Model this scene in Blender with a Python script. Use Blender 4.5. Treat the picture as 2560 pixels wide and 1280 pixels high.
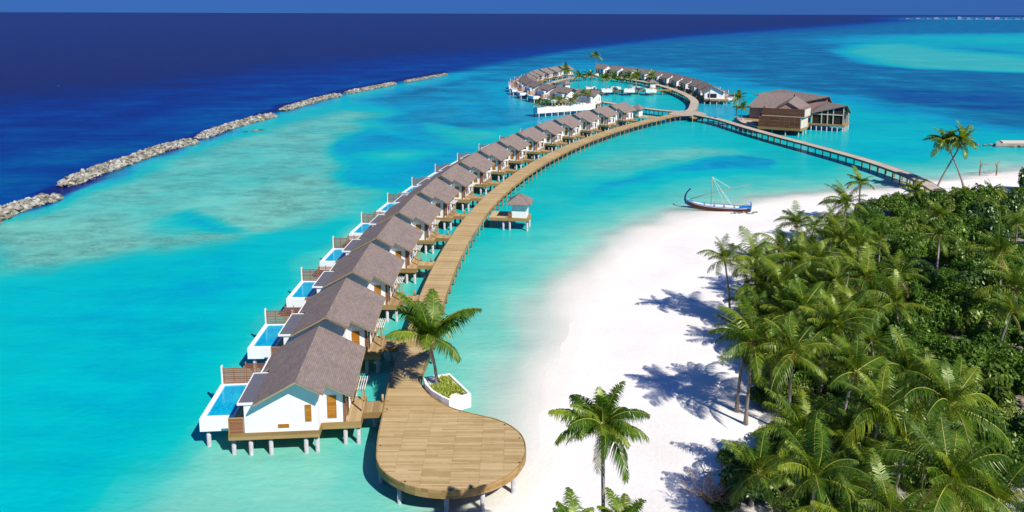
import bpy, bmesh, math, random
import numpy as np
from mathutils import Vector, Matrix

R = math.radians
rng = random.Random(7)
S = bpy.context.scene
for o in list(bpy.data.objects):
    bpy.data.objects.remove(o)

# ------------------------------------------------------------------ camera
cd = bpy.data.cameras.new("camera")
cam = bpy.data.objects.new("camera", cd)
S.collection.objects.link(cam)
F_PX, PITCH = 1850.0, 9.0
cd.sensor_width = 36.0
cd.lens = F_PX / 2560.0 * 36.0
cd.shift_y = -((640.0 - (34.0 + F_PX * math.tan(R(PITCH)))) / 2560.0)
cd.clip_start = 0.5
cd.clip_end = 600000
cam.matrix_world = Matrix.Translation((0, 0, 40)) @ Matrix.Rotation(R(90 - PITCH), 4, 'X') @ Matrix.Rotation(R(0.18), 4, 'Z')
S.camera = cam

# ------------------------------------------------------------------ sky, sun, exposure
SUN_EL, SUN_X, SUN_Y = 45.0, 0.65, -0.76          # the sun stands behind and to the right of the camera
az = math.atan2(SUN_X, SUN_Y)
W = bpy.data.worlds.new("World")
S.world = W
W.use_nodes = True
wn = W.node_tree
wn.nodes.clear()
sky = wn.nodes.new('ShaderNodeTexSky')
sky.sky_type = 'NISHITA'
sky.sun_disc = False
sky.sun_elevation = R(SUN_EL)
sky.sun_rotation = az
sky.air_density = 1.0
sky.dust_density = 0.0
sky.ozone_density = 3.0
tint = wn.nodes.new('ShaderNodeMix')
tint.data_type = 'RGBA'
tint.blend_type = 'MULTIPLY'
tint.inputs[0].default_value = 1.0
tint.inputs[7].default_value = (0.035, 0.125, 0.55, 1)
bg = wn.nodes.new('ShaderNodeBackground')
bg.inputs[1].default_value = 0.10
wo = wn.nodes.new('ShaderNodeOutputWorld')
wn.links.new(sky.outputs[0], tint.inputs[6])
even = wn.nodes.new('ShaderNodeMix')          # dry, clear air: the blue hardly changes towards the zenith
even.data_type = 'RGBA'
even.inputs[0].default_value = 0.6
even.inputs[7].default_value = (0.36, 1.22, 3.9, 1)
wn.links.new(tint.outputs[2], even.inputs[6])
wn.links.new(even.outputs[2], bg.inputs[0])
wn.links.new(bg.outputs[0], wo.inputs[0])
sl = bpy.data.lights.new("sun", 'SUN')
sl.energy = 5.0
sl.angle = R(0.5)
sl.color = (1.0, 0.955, 0.88)
sun = bpy.data.objects.new("sun", sl)
S.collection.objects.link(sun)
h = math.cos(R(SUN_EL))
n = math.hypot(SUN_X, SUN_Y)
sdir = Vector((SUN_X / n * h, SUN_Y / n * h, math.sin(R(SUN_EL))))
sun.rotation_euler = sdir.to_track_quat('Z', 'Y').to_euler()
sun.location = (60, -60, 120)
S.view_settings.view_transform = 'Standard'
S.view_settings.look = 'None'
S.view_settings.exposure = 0.25
S.view_settings.gamma = 1.0
S.view_settings.use_curve_mapping = False
S.cycles.max_bounces = 6
S.cycles.transparent_max_bounces = 6

# ------------------------------------------------------------------ materials
def srgb(r, g, b, k=1.0):
    f = lambda c: (c / 255 / 12.92 if c <= 10 else ((c / 255 + 0.055) / 1.055) ** 2.4) * k
    return (f(r), f(g), f(b), 1)

def new_mat(name):
    m = bpy.data.materials.new(name)
    m.use_nodes = True
    nt = m.node_tree
    nt.nodes.clear()
    out = nt.nodes.new('ShaderNodeOutputMaterial')
    return m, nt, out

def node(nt, typ, **kw):
    nd = nt.nodes.new(typ)
    for k, v in kw.items():
        setattr(nd, k, v)
    return nd

def math_node(nt, op, a, b=None, clamp=False):
    nd = nt.nodes.new('ShaderNodeMath')
    nd.operation = op
    nd.use_clamp = clamp
    for i, s in enumerate((a, b)):
        if s is None: continue
        if isinstance(s, (int, float)): nd.inputs[i].default_value = s
        else: nt.links.new(s, nd.inputs[i])
    return nd.outputs[0]

def ramp(nt, fac, stops, interp='LINEAR'):
    nd = nt.nodes.new('ShaderNodeValToRGB')
    nd.color_ramp.interpolation = interp
    e = nd.color_ramp.elements
    while len(e) < len(stops): e.new(0.5)
    for el, (p, c) in zip(e, stops):
        el.position = p
        el.color = c if len(c) == 4 else (*c, 1)
    nt.links.new(fac, nd.inputs[0])
    return nd.outputs[0]

def mixc(nt, fac, a, b, blend='MIX'):
    nd = nt.nodes.new('ShaderNodeMix')
    nd.data_type = 'RGBA'
    nd.blend_type = blend
    for i, s in ((0, fac), (6, a), (7, b)):
        if isinstance(s, (int, float)): nd.inputs[i].default_value = s
        elif isinstance(s, tuple): nd.inputs[i].default_value = s if len(s) == 4 else (*s, 1)
        else: nt.links.new(s, nd.inputs[i])
    return nd.outputs[2]

def noise(nt, vec, scale, detail=3, rough=0.55):
    nd = nt.nodes.new('ShaderNodeTexNoise')
    nd.inputs['Scale'].default_value = scale
    nd.inputs['Detail'].default_value = detail
    nd.inputs['Roughness'].default_value = rough
    if vec is not None: nt.links.new(vec, nd.inputs['Vector'])
    return nd.outputs['Fac']

def mapping(nt, vec, scale=(1, 1, 1), rot=(0, 0, 0)):
    nd = nt.nodes.new('ShaderNodeMapping')
    nd.inputs['Scale'].default_value = scale
    nd.inputs['Rotation'].default_value = rot
    nt.links.new(vec, nd.inputs['Vector'])
    return nd.outputs[0]

def coords(nt, which='Object'):
    return nt.nodes.new('ShaderNodeTexCoord').outputs[which]

def world_pos(nt):
    return nt.nodes.new('ShaderNodeNewGeometry').outputs['Position']

def principled(nt, out, color, rough=0.7, spec=0.3, bump=None, bump_str=0.3, bump_dist=0.02):
    p = nt.nodes.new('ShaderNodeBsdfPrincipled')
    if isinstance(color, tuple): p.inputs['Base Color'].default_value = color if len(color) == 4 else (*color, 1)
    else: nt.links.new(color, p.inputs['Base Color'])
    p.inputs['Roughness'].default_value = rough
    p.inputs['Specular IOR Level'].default_value = spec
    if bump is not None:
        b = nt.nodes.new('ShaderNodeBump')
        b.inputs['Strength'].default_value = bump_str
        b.inputs['Distance'].default_value = bump_dist
        nt.links.new(bump, b.inputs['Height'])
        nt.links.new(b.outputs[0], p.inputs['Normal'])
    nt.links.new(p.outputs[0], out.inputs[0])
    return p

def mat_plain(name, c, var=0.12, scale=2.0, rough=0.7, spec=0.3, bump=0.15):
    """one paint, stone or metal colour, with weathering"""
    m, nt, out = new_mat(name)
    pos = world_pos(nt)
    n1 = noise(nt, pos, scale, 4)
    n2 = noise(nt, pos, scale * 9, 2)
    f = math_node(nt, 'ADD', math_node(nt, 'MULTIPLY', n1, 0.7), math_node(nt, 'MULTIPLY', n2, 0.3))
    lo = tuple(max(0, x * (1 - var)) for x in c[:3])
    hi = tuple(min(1, x * (1 + var)) for x in c[:3])
    principled(nt, out, ramp(nt, f, [(0.3, lo), (0.7, hi)]), rough, spec, n2, bump)
    return m

def mat_wood(name, dark, mid, light, along='Y', grain=1.0, rough=0.75, boards=None):
    """timber: each board its own tone, grain along the board"""
    m, nt, out = new_mat(name)
    pos = coords(nt)
    st = {'X': (0.5, 9, 9), 'Y': (9, 0.5, 9), 'Z': (9, 9, 0.5)}[along]
    g = noise(nt, mapping(nt, pos, st), 3.0 * grain, 4, 0.6)
    patch = noise(nt, world_pos(nt), 0.35, 3)
    geo = nt.nodes.new('ShaderNodeNewGeometry')
    oi = nt.nodes.new('ShaderNodeObjectInfo')
    rnd = math_node(nt, 'FRACT', math_node(nt, 'ADD', geo.outputs['Random Per Island'], oi.outputs['Random']))
    f = math_node(nt, 'ADD', math_node(nt, 'MULTIPLY', g, 0.42), math_node(nt, 'MULTIPLY', rnd, 0.30))
    f = math_node(nt, 'ADD', f, math_node(nt, 'MULTIPLY', patch, 0.28))
    if boards:                                     # boards too small to build one by one
        sp, ax = boards
        sep = nt.nodes.new('ShaderNodeSeparateXYZ')
        nt.links.new(pos, sep.inputs[0])
        q = math_node(nt, 'DIVIDE', sep.outputs['XYZ'.index(ax)], sp)
        wn_ = nt.nodes.new('ShaderNodeTexWhiteNoise')
        wn_.noise_dimensions = '1D'
        nt.links.new(math_node(nt, 'FLOOR', q), wn_.inputs['W'])
        gap = math_node(nt, 'LESS_THAN', math_node(nt, 'FRACT', q), 0.1)
        f = math_node(nt, 'ADD', f, math_node(nt, 'MULTIPLY', math_node(nt, 'SUBTRACT', wn_.outputs[0], 0.5), 0.3))
        f = math_node(nt, 'SUBTRACT', f, math_node(nt, 'MULTIPLY', gap, 0.35))
    col = ramp(nt, f, [(0.22, dark), (0.5, mid), (0.78, light)])
    principled(nt, out, col, rough, 0.25, g, 0.2, 0.01)
    return m

M = {}
M['white'] = mat_plain('white_render', (0.82, 0.82, 0.81), 0.05, 0.8, 0.85, 0.2, 0.05)
M['white_wood'] = mat_plain('white_painted_timber', (0.78, 0.77, 0.75), 0.06, 2.0, 0.6)
M['cream'] = mat_plain('cream_render', (0.62, 0.54, 0.44), 0.08, 1.0, 0.85)
M['pink'] = mat_plain('pink_render', (0.44, 0.28, 0.23), 0.08, 1.0, 0.85)
M['lilac'] = mat_plain('grey_render', (0.30, 0.26, 0.27), 0.08, 1.0, 0.85)
M['concrete'] = mat_plain('concrete_pile', (0.42, 0.41, 0.42), 0.25, 3.0, 0.9)
M['flat'] = mat_plain('grey_roof_membrane', (0.115, 0.115, 0.14), 0.08, 1.0, 0.85)
M['glass'] = mat_plain('dark_window_glass', (0.015, 0.02, 0.03), 0.1, 1.0, 0.08, 0.6, 0.0)
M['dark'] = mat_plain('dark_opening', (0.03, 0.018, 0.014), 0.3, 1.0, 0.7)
M['coral'] = mat_plain('red_coral_motif', (0.36, 0.06, 0.06), 0.1, 3.0, 0.7)
M['deck'] = mat_wood('weathered_deck_boards', (0.28, 0.18, 0.072), (0.45, 0.315, 0.145), (0.58, 0.445, 0.245), 'X')
M['deck_m'] = mat_wood('deck_boards_fine', (0.22, 0.14, 0.06), (0.41, 0.28, 0.13), (0.55, 0.41, 0.22), 'Y', boards=(0.16, 'X'))
M['fascia'] = mat_wood('timber_fascia', (0.19, 0.11, 0.035), (0.32, 0.20, 0.075), (0.42, 0.28, 0.12), 'X')
M['barge'] = mat_wood('pale_timber_barge_board', (0.26, 0.17, 0.07), (0.36, 0.25, 0.11), (0.46, 0.33, 0.17), 'X')
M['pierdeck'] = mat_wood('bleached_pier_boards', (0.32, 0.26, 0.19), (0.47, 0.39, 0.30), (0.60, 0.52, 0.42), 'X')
M['pierside'] = mat_wood('dark_pier_timber', (0.12, 0.09, 0.06), (0.2, 0.15, 0.1), (0.28, 0.22, 0.16), 'X')  # darker brown timber tone for pier sides, piles, beams and joists
M['shutter'] = mat_wood('orange_shutter_timber', (0.28, 0.10, 0.012), (0.42, 0.17, 0.02), (0.52, 0.24, 0.04), 'X')
M['screen'] = mat_wood('red_brown_slat_timber', (0.17, 0.06, 0.03), (0.29, 0.115, 0.055), (0.38, 0.18, 0.095), 'X')
M['cladding'] = mat_wood('brown_timber_cladding', (0.08, 0.032, 0.018), (0.135, 0.058, 0.031), (0.20, 0.098, 0.058), 'X')
M['trunk'] = mat_wood('palm_trunk_bark', (0.16, 0.13, 0.11), (0.30, 0.25, 0.21), (0.42, 0.36, 0.31), 'Z')
M['branch'] = mat_plain('dry_branch', (0.27, 0.18, 0.11), 0.3, 3.0, 0.9)
M['rope'] = mat_plain('white_rope', (0.75, 0.75, 0.72), 0.05)
M['hull_red'] = mat_plain('red_brown_antifouling', (0.13, 0.035, 0.022), 0.2, 1.5, 0.6)
M['hull_white'] = mat_plain('white_boat_paint', (0.72, 0.78, 0.82), 0.06, 2, 0.4)
M['hull_blue'] = mat_plain('bright_blue_boat_paint', (0.015, 0.22, 0.55), 0.1, 2, 0.4)
M['hull_navy'] = mat_plain('navy_boat_paint', (0.008, 0.03, 0.14), 0.1, 2, 0.4)
M['coconut'] = mat_plain('coconut_orange_brown', (0.35, 0.19, 0.04), 0.4, 6.0, 0.7)
M['planter_sand'] = mat_plain('planter_sand', (0.72, 0.67, 0.57), 0.12, 3.0, 0.9)
M['far_land'] = mat_plain('far_ground_painted_haze', (0.08, 0.18, 0.30), 0.1, 0.01, 0.9)  # island ground with distance haze mixed into its blue colour
M['far'] = mat_plain('far_white_painted_haze', (0.22, 0.33, 0.5), 0.1, 0.01, 0.9)  # white walls and sandbank, bluish distance haze painted in

def mat_roof():
    m, nt, out = new_mat('brown_shingle_roof')
    pos = coords(nt)
    br = nt.nodes.new('ShaderNodeTexBrick')
    nt.links.new(mapping(nt, pos, (1, 1, 1), (0, 0, R(90))), br.inputs['Vector'])
    br.inputs['Scale'].default_value = 1.0
    br.inputs['Brick Width'].default_value = 0.42
    br.inputs['Row Height'].default_value = 0.17
    br.inputs['Mortar Size'].default_value = 0.012
    br.inputs['Color1'].default_value = (0.222, 0.176, 0.152, 1)
    br.inputs['Color2'].default_value = (0.285, 0.23, 0.2, 1)
    br.inputs['Mortar'].default_value = (0.15, 0.11, 0.10, 1)
    n1 = noise(nt, world_pos(nt), 0.7, 4)
    n2 = noise(nt, world_pos(nt), 14, 2)
    f = math_node(nt, 'ADD', math_node(nt, 'MULTIPLY', n1, 0.5), math_node(nt, 'MULTIPLY', n2, 0.5))
    c = mixc(nt, 1.0, br.outputs['Color'], ramp(nt, f, [(0.25, (0.72, 0.72, 0.74)), (0.75, (1.2, 1.18, 1.16))]), 'MULTIPLY')
    principled(nt, out, c, 0.9, 0.12, br.outputs['Fac'], 0.25, 0.02)
    return m
M['roof'] = mat_roof()

def mat_rock():
    m, nt, out = new_mat('limestone_rock')
    oi = nt.nodes.new('ShaderNodeObjectInfo')
    geo = nt.nodes.new('ShaderNodeNewGeometry')
    rnd = math_node(nt, 'FRACT', math_node(nt, 'ADD', geo.outputs['Random Per Island'], oi.outputs['Random']))
    pos = world_pos(nt)
    n1 = noise(nt, pos, 0.25, 3)
    n2 = noise(nt, pos, 3.5, 4)
    f = math_node(nt, 'ADD', math_node(nt, 'MULTIPLY', rnd, 0.35), math_node(nt, 'ADD', math_node(nt, 'MULTIPLY', n1, 0.4), math_node(nt, 'MULTIPLY', n2, 0.35)))
    col = ramp(nt, f, [(0.30, (0.10, 0.09, 0.055)), (0.5, (0.22, 0.20, 0.15)), (0.66, (0.36, 0.345, 0.30)), (0.86, (0.62, 0.60, 0.56))])
    # wet, weed-darkened foot of the stones at the water line
    sep = nt.nodes.new('ShaderNodeSeparateXYZ')
    nt.links.new(pos, sep.inputs[0])
    wet = ramp(nt, sep.outputs[2], [(0.0, (0.28, 0.27, 0.2)), (0.4, (1, 1, 1))])
    principled(nt, out, mixc(nt, 1.0, col, wet, 'MULTIPLY'), 0.9, 0.2, n2, 0.5, 0.1)
    return m
M['rock'] = mat_rock()

def mat_leaf(name, dark, mid, light, trans=0.32, gloss=0.032):
    m, nt, out = new_mat(name)
    oi = nt.nodes.new('ShaderNodeObjectInfo')
    geo = nt.nodes.new('ShaderNodeNewGeometry')
    n1 = noise(nt, geo.outputs['Position'], 0.45, 3)
    f = math_node(nt, 'ADD', math_node(nt, 'MULTIPLY', oi.outputs['Random'], 0.4), math_node(nt, 'MULTIPLY', geo.outputs['Random Per Island'], 0.3))
    f = math_node(nt, 'ADD', f, math_node(nt, 'MULTIPLY', n1, 0.35))
    col = ramp(nt, f, [(0.2, dark), (0.5, mid), (0.85, light)])
    d = nt.nodes.new('ShaderNodeBsdfDiffuse')
    t = nt.nodes.new('ShaderNodeBsdfTranslucent')
    g = nt.nodes.new('ShaderNodeBsdfGlossy')
    g.inputs['Roughness'].default_value = 0.38
    g.inputs['Color'].default_value = (0.75, 0.85, 0.5, 1)
    nt.links.new(col, d.inputs[0])
    nt.links.new(mixc(nt, 1.0, col, (1.5, 1.45, 0.5), 'MULTIPLY'), t.inputs[0])
    a = nt.nodes.new('ShaderNodeMixShader')
    a.inputs[0].default_value = trans
    nt.links.new(d.outputs[0], a.inputs[1]); nt.links.new(t.outputs[0], a.inputs[2])
    b = nt.nodes.new('ShaderNodeMixShader')
    b.inputs[0].default_value = gloss
    nt.links.new(a.outputs[0], b.inputs[1]); nt.links.new(g.outputs[0], b.inputs[2])
    nt.links.new(b.outputs[0], out.inputs[0])
    return m
M['frond'] = mat_leaf('palm_leaflets', (0.016, 0.055, 0.007), (0.075, 0.155, 0.012), (0.27, 0.32, 0.028))
M['frond_old'] = mat_leaf('ageing_palm_leaflets', (0.12, 0.12, 0.025), (0.24, 0.21, 0.06), (0.36, 0.30, 0.13))
M['rachis'] = mat_plain('yellow_green_leaf_rib', (0.34, 0.33, 0.05), 0.25, 1.0, 0.5)
M['shrub'] = mat_leaf('shrub_leaves', (0.03, 0.08, 0.012), (0.07, 0.15, 0.018), (0.15, 0.235, 0.03), 0.25, 0.02)
M['shrub_b'] = mat_leaf('pale_shrub_leaves', (0.06, 0.11, 0.016), (0.13, 0.205, 0.028), (0.24, 0.30, 0.06), 0.3, 0.03)
M['shrub_c'] = mat_leaf('dark_glossy_shrub_leaves', (0.016, 0.05, 0.012), (0.035, 0.09, 0.018), (0.08, 0.15, 0.03), 0.2, 0.06)
M['groundplant'] = mat_leaf('lime_ground_cover', (0.16, 0.22, 0.03), (0.30, 0.36, 0.05), (0.5, 0.52, 0.1), 0.2, 0.03)

# ------------------------------------------------------------------ mesh helpers
C = S.collection

class MB:
    def __init__(self):
        self.v = []; self.f = []; self.m = []; self.mi = 0
    def add(self, vs, fs):
        b = len(self.v)
        self.v += [tuple(p) for p in vs]
        self.f += [tuple(b + i for i in f) for f in fs]
        self.m += [self.mi] * len(fs)
        return self
    def box(self, x0, x1, y0, y1, z0, z1):
        return self.add([(x0, y0, z0), (x1, y0, z0), (x1, y1, z0), (x0, y1, z0), (x0, y0, z1), (x1, y0, z1), (x1, y1, z1), (x0, y1, z1)],
                        [(3, 2, 1, 0), (4, 5, 6, 7), (0, 1, 5, 4), (1, 2, 6, 5), (2, 3, 7, 6), (3, 0, 4, 7)])
    def hexa(self, b4, t4):
        return self.add(list(b4) + list(t4), [(3, 2, 1, 0), (4, 5, 6, 7), (0, 1, 5, 4), (1, 2, 6, 5), (2, 3, 7, 6), (3, 0, 4, 7)])
    def prism(self, poly, z0, z1):
        """poly: counter-clockwise plan outline"""
        k = len(poly)
        zf0 = z0 if callable(z0) else (lambda x, y: z0)
        zf1 = z1 if callable(z1) else (lambda x, y: z1)
        vs = [(x, y, zf0(x, y)) for x, y in poly] + [(x, y, zf1(x, y)) for x, y in poly]
        fs = [tuple(range(k - 1, -1, -1)), tuple(range(k, 2 * k))] + [(i, (i + 1) % k, k + (i + 1) % k, k + i) for i in range(k)]
        return self.add(vs, fs)
    def slabxz(self, poly, y0, y1):
        """poly: outline in x,z seen from the front, extruded in y"""
        k = len(poly)
        vs = [(x, y0, z) for x, z in poly] + [(x, y1, z) for x, z in poly]
        fs = [tuple(range(k)), tuple(range(2 * k - 1, k - 1, -1))] + [(i, k + i, k + (i + 1) % k, (i + 1) % k) for i in range(k)]
        return self.add(vs, fs)
    def sheet(self, poly3, th):
        """a roof or wall plane through 3D corner points with thickness th below it"""
        P = [Vector(p) for p in poly3]
        nrm = Vector((0, 0, 0))
        for i in range(1, len(P) - 1): nrm += (P[i] - P[0]).cross(P[i + 1] - P[0])
        nrm.normalize()
        k = len(P)
        vs = P + [p - nrm * th for p in P]
        fs = [tuple(range(k)), tuple(range(2 * k - 1, k - 1, -1))] + [(i, k + i, k + (i + 1) % k, (i + 1) % k) for i in range(k)]
        return self.add(vs, fs)
    def tube(self, pts, rad, n=6, caps=True):
        P = [Vector(p) for p in pts]
        rad = rad if isinstance(rad, (list, tuple)) else [rad] * len(P)
        vs = []
        ref = Vector((0.3, 0.2, 1)) if abs((P[-1] - P[0]).normalized().z) < 0.9 else Vector((1, 0.2, 0))
        for i, p in enumerate(P):
            t = (P[min(i + 1, len(P) - 1)] - P[max(i - 1, 0)]).normalized()
            a = t.cross(ref).normalized()
            b = a.cross(t)
            for j in range(n):
                q = 2 * math.pi * j / n
                vs.append(p + (a * math.cos(q) + b * math.sin(q)) * rad[i])
        fs = []
        for i in range(len(P) - 1):
            for j in range(n):
                fs.append((i * n + j, i * n + (j + 1) % n, (i + 1) * n + (j + 1) % n, (i + 1) * n + j))
        if caps:
            fs.append(tuple(range(n - 1, -1, -1)))
            fs.append(tuple((len(P) - 1) * n + j for j in range(n)))
        return self.add(vs, fs)
    def mesh(self, name, mats, smooth=False):
        me = bpy.data.meshes.new(name)
        me.from_pydata(self.v, [], self.f)
        mats = mats if isinstance(mats, (list, tuple)) else [mats]
        for mt in mats: me.materials.append(M[mt] if isinstance(mt, str) else mt)
        if len(mats) > 1: me.polygons.foreach_set('material_index', self.m)
        if smooth: me.polygons.foreach_set('use_smooth', [True] * len(me.polygons))
        me.update()
        return me
    def build(self, name, mats, parent=None, smooth=False):
        return link(name, self.mesh(name, mats, smooth), parent)

def link(name, me, parent=None):
    o = bpy.data.objects.new(name, me)
    C.objects.link(o)
    if parent is not None: o.parent = parent
    return o

def tag(o, label=None, cat=None, group=None, kind=None):
    if label: o['label'] = label
    if cat: o['category'] = cat
    if group: o['group'] = group
    if kind: o['kind'] = kind
    return o

def empty(name, loc=(0, 0, 0), rz=0.0, label=None, cat=None, group=None):
    o = bpy.data.objects.new(name, None)
    o.empty_display_size = 0.5
    C.objects.link(o)
    o.location = loc
    o.rotation_euler = (0, 0, rz)
    return tag(o, label, cat, group)

def base_name(n):
    return n.rsplit('.', 1)[0] if '.' in n else n

def copy_tree(o, parent=None, kids=None):
    c = o.copy()
    c.name = base_name(o.name)
    C.objects.link(c)
    c.parent = parent
    for ch in (kids.get(o, []) if kids else o.children):
        copy_tree(ch, c, kids)
    return c

def kids_of(root):
    d = {}
    for o in [root] + list(root.children_recursive): d[o] = list(o.children)
    return d

def box(name, mat, parent, *a):
    return MB().box(*a).build(name, mat, parent)

ORD = ['first', 'second', 'third', 'fourth', 'fifth', 'sixth', 'seventh', 'eighth', 'ninth', 'tenth', 'eleventh', 'twelfth', 'thirteenth', 'fourteenth', 'fifteenth', 'sixteenth']

# ------------------------------------------------------------------ sea, lagoon and island
ISLAND = [(-2.1, 53.6), (0.7, 59.0), (2.9, 63.9), (2.8, 67.6), (3.4, 72.2), (5.2, 81.3), (7.2, 90.2), (11.1, 102.8), (18.1, 119.0), (26.7, 132.4), (36.6, 142.5), (48.5, 150.3), (58.1, 156.1), (69.7, 160.9), (88.5, 164.5), (101.6, 174.8), (109.7, 177.1), (117.8, 179.0), (129.6, 183.3)] + [(150, 195), (185, 170), (190, 60), (120, 10), (30, 5), (0, 30)]

VEG = [(13.9, 52.9), (16.5, 57.5), (18.8, 61.6), (22.6, 64.5), (24.2, 69.9), (26.0, 76.7), (27.7, 84.9), (29.1, 90.8), (32.9, 98.4), (38.4, 107.2), (46.5, 119.1), (57.3, 131.5), (69.8, 144.1), (80.7, 151.2), (90.4, 155.1), (99.3, 157.0), (105.2, 155.3), (113.8, 162.3), (121.9, 161.7), (97.3, 125.8), (73.8, 91.2), (62.6, 71.0), (49.7, 51.2), (21.9, 50.7)]

def axis(lo, fine_lo, fine_hi, hi, step, grow):
    a = list(np.arange(fine_lo, fine_hi + step, step))
    s, x = step, a[-1]
    while x < hi:
        s *= grow; x += s; a.append(x)
    s, x, b = step, fine_lo, []
    while x > lo:
        s *= grow; x -= s; b.append(x)
    return np.array(b[::-1] + a)

def sdist(px, py, poly):
    """signed distance to a polygon, positive inside"""
    poly = np.array(poly, float)
    q = np.roll(poly, -1, 0)
    d = np.full(px.shape, 1e18)
    inside = np.zeros(px.shape, bool)
    for (ax, ay), (bx_, by_) in zip(poly, q):
        ex, ey = bx_ - ax, by_ - ay
        t = np.clip(((px - ax) * ex + (py - ay) * ey) / (ex * ex + ey * ey + 1e-12), 0, 1)
        d = np.minimum(d, (px - ax - t * ex) ** 2 + (py - ay - t * ey) ** 2)
        c = ((ay > py) != (by_ > py)) & (px < (bx_ - ax) * (py - ay) / (by_ - ay + 1e-12) + ax)
        inside ^= c
    d = np.sqrt(d)
    return np.where(inside, d, -d)

def smooth(a, b, x):
    t = np.clip((x - a) / (b - a), 0, 1)
    return t * t * (3 - 2 * t)

def wob(x, y, s, seed):
    r = np.random.RandomState(seed)
    o = 0
    for k in range(5):
        a, p = r.rand() * 6.28, r.rand() * 6.28
        w = 6.28 / s * (0.6 + 0.9 * k * r.rand() + 0.3)
        o = o + np.sin((x * np.cos(a) + y * np.sin(a)) * w + p) / (1 + 0.6 * k)
    return o / 2.2

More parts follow.
